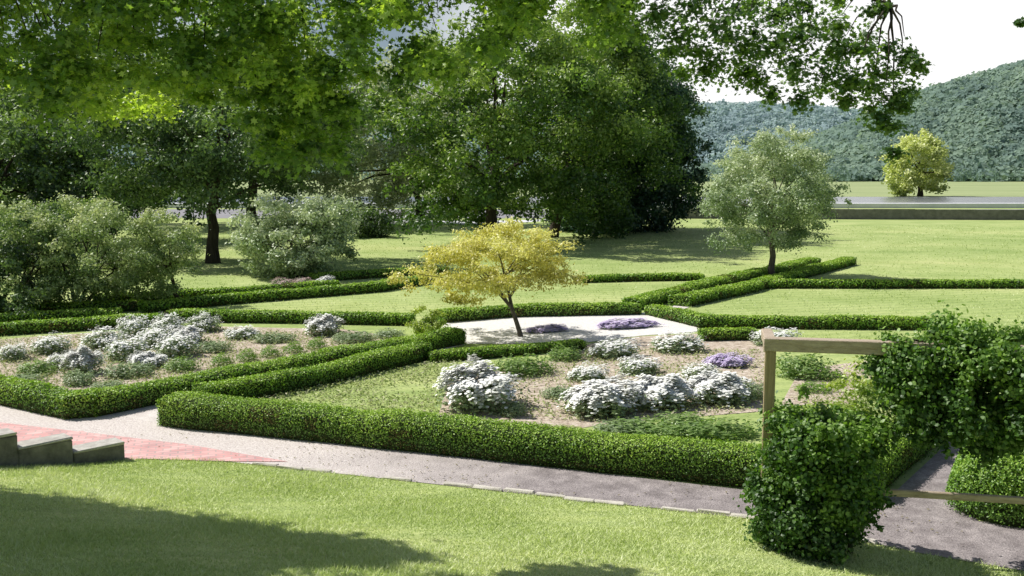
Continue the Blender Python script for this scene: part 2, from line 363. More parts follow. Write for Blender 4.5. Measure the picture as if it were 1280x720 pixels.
def height(P):
    P = np.asarray(P, float).reshape(-1, 2)
    d = np.min([seg_dist(P, BANKLINE[i], BANKLINE[i + 1]) for i in range(len(BANKLINE) - 1)], axis=0)
    s = np.where(inside(P, BANK), d, 0)
    h = 0.212 * (np.sqrt(s * s + 1.0) - 1.0)
    h = h + np.where(s > 0, 0.035 * np.sin(P[:, 0] * 0.9 + 1) * np.sin(P[:, 1] * 0.7) * np.clip(s, 0, 2) / 2, 0)
    dc = np.min([seg_dist(P, CORR[i], CORR[(i + 1) % len(CORR)]) for i in range(2)], axis=0)
    ic = inside(P, CORR)
    k = np.where(ic, 0.0, np.clip(dc / 0.10, 0, 1))
    return h * k

def spread(lo, hi, step, outer, grow=1.28):
    a = list(np.arange(lo, hi + 1e-6, step)); d = step; b = []
    x = hi
    while x < outer[1]: d *= grow; x += d; b.append(x)
    c = []; x = lo; d = step
    while x > outer[0]: d *= grow; x -= d; c.append(x)
    return np.array(c[::-1] + a + b)

xs = spread(-10, 7, 0.12, (-3200, 3200)); ys = spread(5, 16.5, 0.12, (-60, 3600))
XX, YY = np.meshgrid(xs, ys); PP = np.stack([XX.ravel(), YY.ravel()], 1)
HZ = height(PP)
mb = MB(); nx = len(xs); i = np.arange(len(ys) - 1)[:, None] * nx; j = np.arange(nx - 1)[None, :]
mb.add_faces(np.column_stack([PP, HZ]), np.stack([i + j, i + j + 1, i + j + 1 + nx, i + j + nx], -1).reshape(-1, 4))
tag(mb.build('ground', M['lawn']), kind='structure')

# far side of the river: a field; the river; the riverside road
def strip(name, y0, y1, z, mat, x0=-2500, x1=2500, kind='structure'):
    return sheet(name, [(x0, y0), (x1, y0), (x1, y1), (x0, y1)], z, mat, kind)
strip('riverside_road', 96, 122, 0.01, M['asphalt'], -900, 900)
strip('river', 131, 196, 0.012, M['water'], -2500, 2500)
strip('field', 197, 760, 0.014, M['field'])

# garden paths
sheet('path', [G(-90, 478), G(80, 515), G(150, 500), G(215, 505), G(230, 531), G(560, 570), G(940, 614), G(1085, 628), G(1117, 617), G(1200, 540), G(1228, 505), G(1268, 505), G(1232, 560), G(1222, 652),
               G(1420, 668), G(1500, 745)] + [E4, E3, E2, E1, G(200, 556), G(-120, 512)], 0.008, M['path'])
sheet('brick_landing', [G(-60, 516), G(0, 529), G(120, 543), G(230, 556), G(360, 578), E1 + np.array([0.05, 0]), STAIR0 - SN * 0.25 - SD * 0.2, STAIR0 + SD * 1.0, STAIR0 + SD * 1.0 + SN * 3], 0.016, M['brick'])
sheet('path_walk', [G(150, 521), G(200, 530), G(585, 430), G(573, 428)], 0.009, M['pathpale'])
# pale gravel circle in the middle of the garden
sheet('gravel_circle', [G(550, 412), G(560, 402), G(640, 396), G(720, 393), G(805, 391), G(850, 400), G(880, 414), G(800, 420), G(735, 428), G(640, 430), G(585, 430)], 0.009, M['gravel'])
sheet('gravel_walk', [G(800, 396), G(838, 392), G(960, 352), G(1040, 332), G(1028, 331), G(925, 356)], 0.010, M['pathpale'])

# beds
sheet('flower_bed', [G(215, 520), G(940, 606), G(1080, 612), G(1195, 530), G(1150, 450), G(1000, 418), G(890, 420), G(735, 430), G(610, 446), G(540, 451)], 0.004, M['lawn'])
sheet('mulch_bed', [G(548, 520), G(700, 540), G(760, 530), G(950, 515), G(965, 470), G(960, 428), G(880, 417), G(800, 421), G(738, 430), G(690, 450), G(640, 458), G(560, 478)], 0.010, M['soil'])
sheet('mulch_bed', [G(-60, 490), G(80, 490), G(190, 482), G(420, 448), G(520, 425), G(430, 412), G(250, 408), G(60, 420), G(-60, 430)], 0.010, M['soil'])
sheet('mulch_bed', [G(975, 508), G(1060, 506), G(1125, 468), G(1090, 450), G(1000, 463)], 0.012, M['soil'])
sheet('mulch_bed', [G(330, 362), G(420, 358), G(415, 350), G(345, 352)], 0.012, M['soil'])

# kerb of pale stones along the front path
def kerb(name, pts, w, h, label):
    mb = MB(); pts = [np.asarray(p) for p in pts]
    for a, b in zip(pts[:-1], pts[1:]):
        L = np.linalg.norm(b - a); n = max(1, int(L / 0.42)); d = (b - a) / L
        for q in range(n):
            if rng.random() < .3: continue
            c = a + d * (q + .5) * L / n + rng.normal(size=2) * 0.02
            box(mb, (c[0], c[1], h / 2 - 0.03), (L / n - 0.012, w * rng.uniform(.85, 1.1), h + 0.06 * rng.uniform(.8, 1)), math.atan2(d[1], d[0]) + rng.normal() * .02, 0, 0.004, 0.012)
    return tag(mb.build(name, M['kerb']), label, 'kerb')
kerb('stone_kerb', [E1 + np.array([-0.1, 0.05]), E2 + np.array([0, .04]), E3 + np.array([0, .04])], 0.09, 0.035, 'low pale stone edging between the sunny lawn and the front path')

# ------------------------------------------------------------------ stone steps
st = empty('stone_steps', (*STAIR0, 0), 'grey stone steps with stepped side wall descending to pink brick landing', 'steps')
for k in range(6):
    a = STAIR0 + SD * (TREAD * k)
    z1 = RISE * (k + 1)
    cw = a + SD * TREAD / 2 - SN * 0.0
    mb = MB(); box(mb, (cw[0], cw[1], z1 / 2 + 0.02), (TREAD - 0.006, 0.30, z1 + 0.06), math.atan2(SD[1], SD[0]), 0, 0.006, 0.018)
    sb = mb.build('side_block', M['step'], st, loc=(*STAIR0, 0))
    mb = MB(); box(mb, (cw[0], cw[1], z1 + .068), (TREAD - 0.002, 0.33, .036), math.atan2(SD[1], SD[0]), 0, 0.004, 0.01); mb.build('lit_top_slab', M['steptop_lit'], sb, loc=(*STAIR0, 0)).location = (0, 0, 0)  # added thin slab whose pale colour stands for the sunlit block top
    ct = a + SD * (TREAD / 2) + SN * (0.155 + SW / 2)
    mb = MB(); box(mb, (ct[0], ct[1], (z1 - 0.03) / 2), (TREAD, SW, z1 - 0.03), math.atan2(SD[1], SD[0]), 0, 0, 0.01)
    mb.build('tread', M['brick'], st, loc=(*STAIR0, 0))

# ------------------------------------------------------------------ hedges
def resample(pts, step):
    pts = [np.asarray(p, float) for p in pts]; out = []
    for a, b in zip(pts[:-1], pts[1:]):
        n = max(1, int(round(np.linalg.norm(b - a) / step)))
        out += [a + (b - a) * q / n for q in range(n)]
    out.append(pts[-1]); return np.array(out)

HEDGE_GROUP = 'clipped box hedges edging the garden beds'
def hedge(front, w, h, label, side=1, mats=None, name='box_hedge', leaf=None, rough=1.0, dens=1.0, group=HEDGE_GROUP):
    """front: ground points of the edge that faces the camera; the hedge lies on the other (side=+1: left of travel)"""
    c = resample(front, 0.3)
    t = unit(np.gradient(c, axis=0)); nrm = np.column_stack([-t[:, 1], t[:, 0]]) * side
    c = c + nrm * w / 2
    d = max(10, float(np.linalg.norm(c, axis=1).min()))
    ls = leaf or max(0.03, 0.0022 * d)
    # cross-section: rounded box, slightly wider at the top of the flank than at the foot
    sec = np.array([(-.44, 0), (-.49, .3), (-.5, .7), (-.44, .92), (-.3, 1.0), (0, 1.02), (.3, 1.0), (.44, .92), (.5, .7), (.49, .3), (.44, 0)])
    sec = sec * np.array([w, h]); k = len(sec); n = len(c)
    cr = 0.93
    jw = 1 + rng.normal(size=(n, 1)) * 0.07 * rough; jh = 1 + rng.normal(size=(n, 1)) * 0.06 * rough + 0.03 * np.sin(np.arange(n)[:, None] * .35 + n)
    kern = np.array([.25, .5, .25])
    if n > 4:
        jw[:, 0] = np.convolve(np.pad(jw[:, 0], 1, 'edge'), kern, 'valid'); jh[:, 0] = np.convolve(np.pad(jh[:, 0], 1, 'edge'), kern, 'valid')
    def place(tt, off, hh):
        idx = np.clip(tt, 0, n - 1.001); i0 = idx.astype(int); f = (idx - i0)[:, None]
        cc = c[i0] * (1 - f) + c[np.minimum(i0 + 1, n - 1)] * f; nn = nrm[i0] * (1 - f) + nrm[np.minimum(i0 + 1, n - 1)] * f
        jw_ = (jw[i0] * (1 - f) + jw[np.minimum(i0 + 1, n - 1)] * f)[:, 0]; jh_ = (jh[i0] * (1 - f) + jh[np.minimum(i0 + 1, n - 1)] * f)[:, 0]
        xy = cc + nn * (off * jw_)[:, None]
        return np.column_stack([xy, hh * jh_]), nn
    mb = MB()
    tt = np.repeat(np.arange(n, dtype=float), k); so = np.tile(sec[:, 0] * cr, n); sh = np.tile(sec[:, 1] * (cr + .03), n)
    V, _ = place(tt, so, sh)
    i = np.arange(n - 1)[:, None] * k; j = np.arange(k - 1)[None, :]
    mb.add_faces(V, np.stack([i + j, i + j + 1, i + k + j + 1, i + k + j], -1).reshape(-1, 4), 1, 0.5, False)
    for e in (0, n - 1): mb.add(V[e * k:(e + 1) * k], [tuple(range(k))], 1)
    # leaves over the surface
    Ltot = float(np.sum(np.linalg.norm(np.diff(c, axis=0), axis=1)))
    sl = np.linalg.norm(np.diff(sec, axis=0), axis=1); per = sl.sum()
    area = Ltot * per; cnt = int(dens * 2.3 * area / (ls * ls * 0.62 * 0.5) * 0.55)
    cnt = min(cnt, 70000)
    cum = np.concatenate([[0], np.cumsum(sl)]) / per
    u = rng.random(cnt); si = np.clip(np.searchsorted(cum, u) - 1, 0, k - 2); f = (u - cum[si]) / (cum[si + 1] - cum[si])
    sp_ = sec[si] * (1 - f)[:, None] + sec[si + 1] * f[:, None]
    tg = sec[si + 1] - sec[si]; sn = unit(np.column_stack([-tg[:, 1], tg[:, 0]]))
    tl = rng.random(cnt) * (n - 1)
    depth = rng.uniform(-0.06, 0.03, cnt) * min(1.0, h / .5) * rough
    P, nn = place(tl, sp_[:, 0] + sn[:, 0] * depth, sp_[:, 1] + sn[:, 1] * depth)
    out3 = np.column_stack([nn * sn[:, :1], sn[:, 1]])
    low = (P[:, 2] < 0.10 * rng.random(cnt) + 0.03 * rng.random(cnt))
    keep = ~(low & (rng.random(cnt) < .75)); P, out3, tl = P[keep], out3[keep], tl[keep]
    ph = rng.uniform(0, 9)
    tint = 0.5 + 0.16 * np.sin(tl * 0.7 + ph) * np.sin(tl * 0.23 + ph) + rng.normal(size=len(P)) * 0.2 + (depth[keep] > 0.01) * 0.1 + .8 * np.clip(P[:, 2] / h - .66, -.5, .4)  # last term paints the flanks darker downwards as shade, the top brighter as sunlit
    stray = rng.random(len(P)) < .02
    P = P + np.where(stray[:, None], out3 * rng.uniform(.02, .07, (len(P), 1)), 0)
    br = np.zeros(len(P), bool)
    for _ in range(max(1, int(Ltot / 2.2))):
        c0 = rng.uniform(0, n - 1); zz = rng.uniform(0, h * .9)
        br |= (np.abs(tl - c0) * .3 < rng.uniform(.08, .3)) & (np.abs(P[:, 2] - zz) < rng.uniform(.05, .14)) & (rng.random(len(P)) < .55)
    br |= (P[:, 2] < .12) & (rng.random(len(P)) < .3)
    n3 = out3 + rng.normal(size=P.shape) * 0.5; L3 = ls * rng.uniform(.75, 1.35, len(P))
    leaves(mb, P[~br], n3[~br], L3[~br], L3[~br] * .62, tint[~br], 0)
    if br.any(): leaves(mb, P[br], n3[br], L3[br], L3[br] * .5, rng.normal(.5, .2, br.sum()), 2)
    # ends
    for e, sg in ((0, -1), (n - 1, 1)):
        ce = int(cnt * w * h / area * 1.2) + 20
        q = rng.uniform(-.5, .5, ce) * w; z = rng.random(ce) * h
        P2, _ = place(np.full(ce, float(e)), q, z); P2[:, :2] += t[e] * sg * rng.uniform(-.02, .05, ce)[:, None]
        leaves(mb, P2, np.array([t[e][0] * sg, t[e][1] * sg, .2]) + rng.normal(size=P2.shape) * .55, ls, ls * .62, rng.normal(.5, .2, ce), 0)
    loc = (*c.mean(axis=0), 0)
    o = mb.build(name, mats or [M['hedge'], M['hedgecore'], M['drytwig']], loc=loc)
    return tag(o, label, 'hedge', group)

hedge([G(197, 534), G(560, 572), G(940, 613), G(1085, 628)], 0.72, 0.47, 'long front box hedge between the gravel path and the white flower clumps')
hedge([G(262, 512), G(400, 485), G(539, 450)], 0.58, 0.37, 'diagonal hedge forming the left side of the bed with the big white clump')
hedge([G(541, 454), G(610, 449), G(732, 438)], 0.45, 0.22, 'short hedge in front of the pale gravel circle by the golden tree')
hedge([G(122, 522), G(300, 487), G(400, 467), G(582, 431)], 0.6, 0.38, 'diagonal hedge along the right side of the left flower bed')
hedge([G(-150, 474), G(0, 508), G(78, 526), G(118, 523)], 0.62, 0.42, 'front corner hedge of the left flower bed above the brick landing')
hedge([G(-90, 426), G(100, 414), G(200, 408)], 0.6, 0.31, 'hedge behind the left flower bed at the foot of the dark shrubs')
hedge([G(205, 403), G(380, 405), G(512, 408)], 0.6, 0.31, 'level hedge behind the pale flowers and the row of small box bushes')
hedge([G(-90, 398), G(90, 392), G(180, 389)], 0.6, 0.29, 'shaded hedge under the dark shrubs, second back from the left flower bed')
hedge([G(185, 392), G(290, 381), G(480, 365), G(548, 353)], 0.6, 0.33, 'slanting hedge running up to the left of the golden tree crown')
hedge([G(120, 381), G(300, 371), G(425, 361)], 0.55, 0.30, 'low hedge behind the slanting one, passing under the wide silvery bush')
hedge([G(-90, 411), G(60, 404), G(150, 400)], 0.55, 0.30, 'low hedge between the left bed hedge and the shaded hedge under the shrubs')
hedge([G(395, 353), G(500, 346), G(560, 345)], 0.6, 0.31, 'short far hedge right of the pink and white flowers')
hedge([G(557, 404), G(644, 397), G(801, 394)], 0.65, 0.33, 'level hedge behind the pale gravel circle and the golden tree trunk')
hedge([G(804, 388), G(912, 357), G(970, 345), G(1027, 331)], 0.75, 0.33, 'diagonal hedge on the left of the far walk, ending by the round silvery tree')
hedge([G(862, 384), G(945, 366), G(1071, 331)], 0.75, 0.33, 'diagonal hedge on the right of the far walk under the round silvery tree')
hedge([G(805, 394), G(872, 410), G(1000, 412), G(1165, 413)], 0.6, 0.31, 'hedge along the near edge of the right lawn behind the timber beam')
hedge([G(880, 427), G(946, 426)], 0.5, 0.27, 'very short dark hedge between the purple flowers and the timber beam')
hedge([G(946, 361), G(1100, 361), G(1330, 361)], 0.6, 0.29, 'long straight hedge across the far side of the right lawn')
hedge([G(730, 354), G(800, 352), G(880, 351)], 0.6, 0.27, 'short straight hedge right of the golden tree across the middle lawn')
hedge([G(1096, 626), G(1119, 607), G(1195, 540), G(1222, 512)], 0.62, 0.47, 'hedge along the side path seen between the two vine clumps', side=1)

# ------------------------------------------------------------------ trees
def lumpy(dirs, ph):
    return 1 + 0.13 * np.sin(3.1 * dirs[:, 0] + ph) * np.cos(2.7 * dirs[:, 2] + ph * 2) + 0.1 * np.sin(5.3 * dirs[:, 1] + 4 * dirs[:, 0] + ph * 3)

def crown_mesh(centres, cr, per, leaf, asp=.6, up=0.5, shape=DIAMOND, ctint=None, flat=0.7, centre=None):
    """centres (n,3); clumps of leaves around each"""
    mb = MB(); n = len(centres)
    cr = np.broadcast_to(cr, (n,)); 
    ct = ctint if ctint is not None else rng.normal(.5, .16, n)
    idx = np.repeat(np.arange(n), np.maximum(3, (per * np.clip(cr / cr.mean(), .2, 1.6) ** 2)).astype(int))
    d = sphere_dirs(len(idx)); r = np.clip(np.abs(rng.normal(.55, .33, len(idx))), 0, 1.6)
    ax = rng.uniform(.7, 1.35, (n, 3)); off = d * ax[idx] * (r * cr[idx])[:, None]; off[:, 2] *= flat
    P = centres[idx] + off
    nn = d * .7 + np.array([0, 0, up]) + rng.normal(size=d.shape) * .6
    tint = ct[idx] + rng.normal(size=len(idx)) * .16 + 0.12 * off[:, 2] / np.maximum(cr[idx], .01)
    L = leaf * rng.uniform(.7, 1.35, len(idx))
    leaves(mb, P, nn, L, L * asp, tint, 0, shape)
    return mb

def ellip_clumps(c, rad, n, lo=0.35, zcut=-1.0, ph=None, power=1.6, per_mass=11):
    """clump centres gathered into larger masses of foliage spread over a lumpy ellipsoid; also a tint per clump"""
    ph = rng.uniform(0, 6) if ph is None else ph
    nm = max(9, int(n / per_mass))
    # directions spread evenly (golden spiral) with some wander, so that no side of the crown stays bare
    k_ = np.arange(nm) + .5; z_ = 1 - (1 - zcut) * k_ / nm; a_ = k_ * 2.39996 + rng.uniform(0, 6)
    d = unit(np.column_stack([np.cos(a_) * np.sqrt(np.maximum(0, 1 - z_ * z_)), np.sin(a_) * np.sqrt(np.maximum(0, 1 - z_ * z_)), z_]) + rng.normal(size=(nm, 3)) * .16)
    r = (lo + (1 - lo) * rng.random(len(d)) ** (1 / (power * 1.6))) * lumpy(d, ph) * rng.uniform(.88, 1.12, len(d))
    mass = d * r[:, None]; mt = rng.normal(0, .17, len(d))
    idx = rng.integers(0, len(d), n)
    sg = np.clip(1.05 / math.sqrt(nm), .10, .2) * rng.uniform(.7, 1.3, len(d))
    off = rng.normal(size=(n, 3)) * sg[idx][:, None] * np.array([1.1, 1.1, .62])
    P = mass[idx] + off
    t = mt[idx] + .28 * off[:, 2] / (sg[idx] * .62) * .5 - .25 * (np.linalg.norm(P, axis=1) < .6)  # tips of each mass painted lighter, inner clumps darker like shaded gaps
    return np.asarray(c) + P * np.asarray(rad), t

def tree(name, label, base, crown_c, rad, n, per, cr, leaf, mat, trunk_r, group=None, bark='bark', zcut=-.9, limbs=9, lean=(0, 0), lo=.35, asp=.6, cat='tree', flat=.7, fork=.45, tintbias=0, stems=1, power=1.6, pm=11):
    base = np.array([base[0], base[1], base[2] if len(base) > 2 else 0.0]); crown_c = np.asarray(crown_c, float)
    root = empty(name, base, label, cat, group)
    C_, ct_ = ellip_clumps(crown_c, rad, n, lo, zcut, power=power, per_mass=pm)
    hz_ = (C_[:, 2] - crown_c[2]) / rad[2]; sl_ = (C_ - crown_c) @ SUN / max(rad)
    mb = crown_mesh(C_, cr * .82 * rng.uniform(.6, 1.35, len(C_)), per, leaf, asp, flat=flat, ctint=rng.normal(.5 + tintbias, .1, len(C_)) + ct_ + .16 * hz_ + .1 * sl_)  # leaf tint painted lighter towards the crown top and the sun side
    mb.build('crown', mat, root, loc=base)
    tb = MB(); top = crown_c.copy(); top[2] = crown_c[2] + .35 * rad[2]
    for s_ in range(stems):
        b0 = base + (np.array([rng.normal() * trunk_r, rng.normal() * trunk_r, 0]) if stems > 1 else 0)
        tp = top + (rng.normal(size=3) * np.array([.4, .4, .1]) * rad if stems > 1 else 0)
        tr = bend(b0 - np.array([0, 0, .15]), tp, 0, 9, trunk_r * .35)
        if s_ == 0: trk = tr
        rr = trunk_r * np.array([1.5, 1.05, .95, .85, .72, .58, .45, .3, .12]) * (1 if stems == 1 else .6)
        tube(tb, tr, rr, 9)
        pick = rng.permutation(len(C_))[:limbs]
        for q in pick:
            f = rng.uniform(fork, .85); p0 = tr[0] + (tr[-1] - tr[0]) * f
            k = min(8, int(f * 8)); p0 = tr[k]
            tube(tb, bend(p0, C_[q], .06 * np.linalg.norm(C_[q] - p0), 6, trunk_r * .25), rr[k] * np.array([.55, .45, .36, .26, .17, .06]), 6)
    tb.build('trunk', M[bark], root, loc=base)
    return root

def base_at(px, Y): return np.array([(px - 640) / F * Y, Y, 0.0]) * np.array([1, 1, 1])
def cc(px, py, Y): return at(px, py, Y)

# the golden tree in the middle
b0 = np.array([*G(652, 421), 0]); Yg = b0[1]
tree('golden_tree', 'small golden leaved tree with thin forked stems by the pale gravel circle', b0, cc(622, 331, Yg), (2.0, 1.9, 1.0), 380, 66, .34, .075, M['yellow'], .062, bark='greybark',
     zcut=-.8, limbs=18, lo=.25, stems=1, fork=.38, flat=.5, pm=6)
# silvery round tree on the right
b0 = np.array([*G(965, 347), 0]); Yg = b0[1]
tree('silvery_tree', 'round silvery green tree with a slim trunk beside the far walk', b0, cc(966, 243, Yg), (2.5, 2.5, 2.4), 520, 110, .48, .1, M['silver'], .13, bark='greybark', zcut=-.85, limbs=14, tintbias=-.06, pm=3.2, lo=.5)
# the broad shade trees
tree('shade_tree', 'big bright green shade tree with a dark straight trunk behind the golden tree', base_at(608, 58), cc(632, 147, 58), (7.0, 6.5, 6.4), 640, 130, 1.15, .22, M['midleaf'], .34, zcut=-1, limbs=14, lo=.5, tintbias=.04, pm=8)
tree('dark_tree', 'dark low branching evergreen tree standing right of the bright shade tree', base_at(712, 74), cc(778, 182, 74), (6.0, 6.2, 8.2), 900, 110, 1.3, .27, M['bluedark'], .5, zcut=-1, limbs=12, lo=.55, pm=8)
tree('shade_tree', 'mid green leafy tree filling the gap between the bright shade tree and the dark evergreen', base_at(690, 66), cc(742, 140, 66), (5.4, 5, 7.3), 480, 120, 1.15, .23, M['midleaf'], .3, zcut=-1, limbs=10, lo=.4, tintbias=-.06)
tree('dark_tree', 'dark leafy tree with a thick trunk seen between the silvery bushes', base_at(265, 46.5), cc(272, 180, 46.5), (6.0, 5.0, 3.6), 560, 110, .95, .175, M['darkleaf'], .27, zcut=-.85, limbs=14, lo=.4)
tree('pale_tree', 'pale grey green tree with a thin trunk at the far edge of the lawn', base_at(531, 84), cc(492, 180, 84), (7.8, 5, 6.6), 520, 90, 1.3, .3, M['willow'], .3, zcut=-1, limbs=9, lo=.4, tintbias=.25)
tree('backdrop_tree', 'dark tree rising behind the feathery shrub at the left', base_at(130, 62), cc(120, 190, 62), (7.0, 5.5, 5.6), 380, 85, 1.2, .28, M['darkleaf'], .35, zcut=-.85, limbs=9)
tree('backdrop_tree', 'dark tree at the left border behind the dense shrubs', base_at(-10, 55), cc(0, 205, 55), (4.6, 4.5, 4.6), 260, 85, 1.1, .26, M['darkleaf'], .32, zcut=-.9, limbs=8)
tree('backdrop_tree', 'tall mid green tree behind the dark tree with the thick trunk', base_at(318, 80), cc(318, 130, 80), (7.0, 6, 8.5), 380, 85, 1.5, .36, M['midleaf'], .4, zcut=-.85, limbs=9)
tree('backdrop_tree', 'mid green tree reaching the upper left corner', base_at(70, 85), cc(80, 60, 85), (9.0, 6, 7.5), 320, 85, 1.6, .38, M['midleaf'], .4, zcut=-.85, limbs=9)
tree('far_yellow_tree', 'yellow green round tree on the field across the river', base_at(1148, 200), cc(1148, 209, 200), (5.9, 6, 6.4), 220, 60, 1.6, .6, M['yellowfar'], .5, zcut=-.9, limbs=6, tintbias=.1, pm=2.6, lo=.55)
# bushes at the left
b0 = np.array([*G(95, 386), 0]); Yg = b0[1]
tree('large_shrub', 'large dense grey green shrub at the left with tan new tips', b0, cc(95, 328, Yg), (2.3, 2.0, 1.6), 320, 100, .42, .09, M['feather'], .1, zcut=-.95, limbs=12, stems=3, tintbias=-.12, cat='shrub', group='shrubs behind the left flower bed')
b0 = np.array([*G(5, 392), 0]); Yg = b0[1]
tree('large_shrub', 'dark green shrub cut by the left border below the trees', b0, cc(5, 325, Yg), (2.0, 1.8, 1.9), 240, 100, .42, .10, M['darkleaf'], .1, zcut=-.95, limbs=10, stems=3, tintbias=.2, cat='shrub', group='shrubs behind the left flower bed')
b0 = np.array([*G(226, 384), 0]); Yg = b0[1]
tree('feathery_tree', 'small feathery pale green tree on a thin dark stem beside the large shrub', b0, cc(203, 316, Yg), (1.2, 1.2, 1.25), 170, 90, .32, .085, M['feather'], .07, zcut=-.8, limbs=9, stems=1)
b0 = np.array([*G(370, 346), 0]); Yg = b0[1]
tree('silvery_bush', 'wide silvery green bush behind the pink and white flowers', b0, cc(372, 296, Yg), (2.35, 2.2, 1.65), 340, 95, .5, .13, M['silver'], .12, zcut=-.95, limbs=10, stems=3, tintbias=.13, cat='shrub', group='shrubs behind the left flower bed')
b0 = np.array([*G(535, 424), 0]); Yg = b0[1]
tree('lime_bush', 'small lime green bush at the foot of the golden tree', b0, cc(535, 405, Yg), (.48, .45, .42), 60, 60, .16, .06, M['limeleaf'], .03, zcut=-.95, limbs=6, stems=2, cat='shrub', group='shrubs of the garden middle')
b0 = np.array([*G(1098, 560), 0]); Yg = b0[1]
tree('lime_bush', 'bright lime green bush glowing behind the hanging vine', b0, cc(1100, 505, Yg), (.62, .6, .55), 90, 70, .2, .06, M['limeleaf'], .03, zcut=-.95, limbs=6, stems=2, cat='shrub', group='shrubs of the garden middle')

for px, py, rx, rz_, lab in [(60, 330, 3.0, 1.7, 'dark understorey shrub at the left between the dense shrubs and the trees'), (95, 300, 4.4, 2.1, 'broad dark understorey shrub farthest back at the left'), (455, 296, 1.8, 1.0, 'small dark shrub right of the wide silvery bush')]:
    b0 = np.array([*G(px, py), 0])
    tree('understorey_shrub', lab, b0, b0 + np.array([0, 0, rz_ * .9]), (rx, 1.8, rz_), 150, 70, .6, .16, M['darkleaf'], .08, zcut=-.95, limbs=8, stems=2, cat='shrub', group='dark shrubs under the trees')

# ------------------------------------------------------------------ overhanging tree (its trunk stands outside the picture, its boughs reach in)
root = empty('overhanging_tree', (-8.6, 6.5, 1.2), 'broad maple whose leafy boughs hang across the top of the view', 'tree')
tb = MB(); base = np.array([-8.6, 6.5, 1.2])
fork = np.array([-8.2, 7.2, 5.6])
tube(tb, bend(base - np.array([0, 0, .3]), fork, 0, 7, .03), [.55, .45, .42, .4, .38, .36, .34], 12)
cl = []; ctn = []; crr = []; LIT = []
def bough(tip, n_sub, spreadr, r0=.16, sag=.6, gap=0.0):
    tip = np.asarray(tip, float); p = bend(fork, tip, sag, 12, .08); tube(tb, p, r0 * np.linspace(1, .12, 12), 8)
    return p
boughs = [bough((3.15, 8.2, 5.6), 0, 0, .11, .7), bough((1.2, 7.6, 6.1), 0, 0, .11, .6), bough((-1.8, 8.1, 6.1), 0, 0, .11, .4), bough((-4.6, 8.6, 6.2), 0, 0, .09, .3), bough((2.6, 8.7, 6.2), 0, 0, .09, .6),
          bough((-5.6, 9.6, 9.0), 0, 0, .14, .5), bough((-8.6, 9.6, 10), 0, 0, .2, .6), bough((-4.5, 8.2, 9.6), 0, 0, .16, .6)]
def nearest_on(p):
    a = np.concatenate([b[3:] for b in boughs]); return a[np.argmin(np.linalg.norm(a - p, axis=1))]
def clump(px, py, Y, rpx, tint):
    p = at(px, py, Y); cl.append(p); crr.append(rpx / F * Y * rng.uniform(.8, 1.3)); ctn.append(tint)
# right hand sprays seen against the sky
for px, py, r in [(835, 15, 30), (870, 35, 30), (905, 20, 34), (940, 45, 34), (975, 20, 30), (1005, 50, 34), (1040, 25, 30), (1070, 60, 30), (890, 75, 26), (925, 95, 28), (960, 75, 32), (990, 100, 26),
                  (1030, 90, 30), (1060, 105, 28), (1095, 85, 30), (1125, 95, 26), (1140, 75, 20), (1115, 125, 24), (1085, 135, 22), (1108, 160, 20), (1120, 188, 14), (1010, 130, 16), (905, 55, 24), (850, 90, 15),
                  (1090, 15, 22), (1050, 5, 26), (1000, 0, 26), (940, 5, 26), (880, 0, 26), (965, 125, 14), (1060, 130, 16), (1130, 130, 14), (1100, 8, 16), (1278, 22, 10), (835, 60, 24), (860, 5, 30), (925, 70, 30), (945, 90, 26), (1000, 75, 28), (1045, 60, 28), (1085, 45, 28), (1110, 60, 26), (975, 50, 28), (1020, 110, 24), (1070, 115, 24), (1095, 110, 26), (1130, 110, 20), (1145, 90, 16), (1105, 145, 18), (820, 15, 34), (800, 40, 28), (845, 45, 30), (870, 65, 28), (900, 40, 32), (780, 10, 30), (920, 15, 34), (955, 60, 30), (985, 20, 34), (1015, 30, 32), (1055, 35, 30), (880, 95, 22), (945, 110, 22), (1035, 75, 28)]:
    clump(px + rng.normal() * 4, py + rng.normal() * 4, rng.uniform(7.5, 8.5), r * .9, rng.normal(.12, .12))
nright = len(cl)
# main mass over the left and centre
gaps = [(58, 8, 26), (560, 38, 34), (400, 50, 20), (5, 150, 40), (440, 125, 26), (815, 40, 30), (480, 65, 16), (250, 20, 14), (120, 60, 14), (700, 20, 18), (10, 60, 16), (310, 60, 12)]
cnt = 0
while cnt < 340:
    px = rng.uniform(-120, 830); lim = 118 + 26 * math.sin(px * .016 + .4) - (35 if px > 470 else 0) - (25 if px > 650 else 0)
    py = rng.uniform(-90, lim)
    if any((px - gx) ** 2 + (py - gy) ** 2 < (gr + 12) ** 2 for gx, gy, gr in gaps): continue
    if px > 560 and rng.random() < .4: continue
    t_ = .72 if ((px - 165) ** 2 + (py - 130) ** 2 < 50 ** 2 or (px - 360) ** 2 + (py - 95) ** 2 < 60 ** 2) else rng.normal(.42, .16)  # two patches get a lighter leaf tint to look sunlit
    clump(px, py, rng.uniform(6.5, 8.2), rng.uniform(24, 44), t_); cnt += 1
for _ in range(110):
    px, py = rng.uniform(-70, 560), 90 + 100 * rng.random() ** 1.5
    if math.sin(px * .021 + 1.3) + .5 * math.sin(px * .057) + rng.normal() * .3 < (py - 120) / 60: continue
    if any((px - gx) ** 2 + (py - gy) ** 2 < (gr + 8) ** 2 for gx, gy, gr in gaps): continue
    clump(px, py, rng.uniform(6.8, 8.2), rng.uniform(13, 26), rng.normal(.58, .18))
for px, py in [(150, 128), (172, 134), (195, 126), (160, 142), (210, 138), (130, 140), (20, 92)]: clump(px, py, rng.uniform(8.9, 9.4), 19, .98); LIT.append(cl[-1])  # sunlit highlight painted with nearly the lightest leaf tint
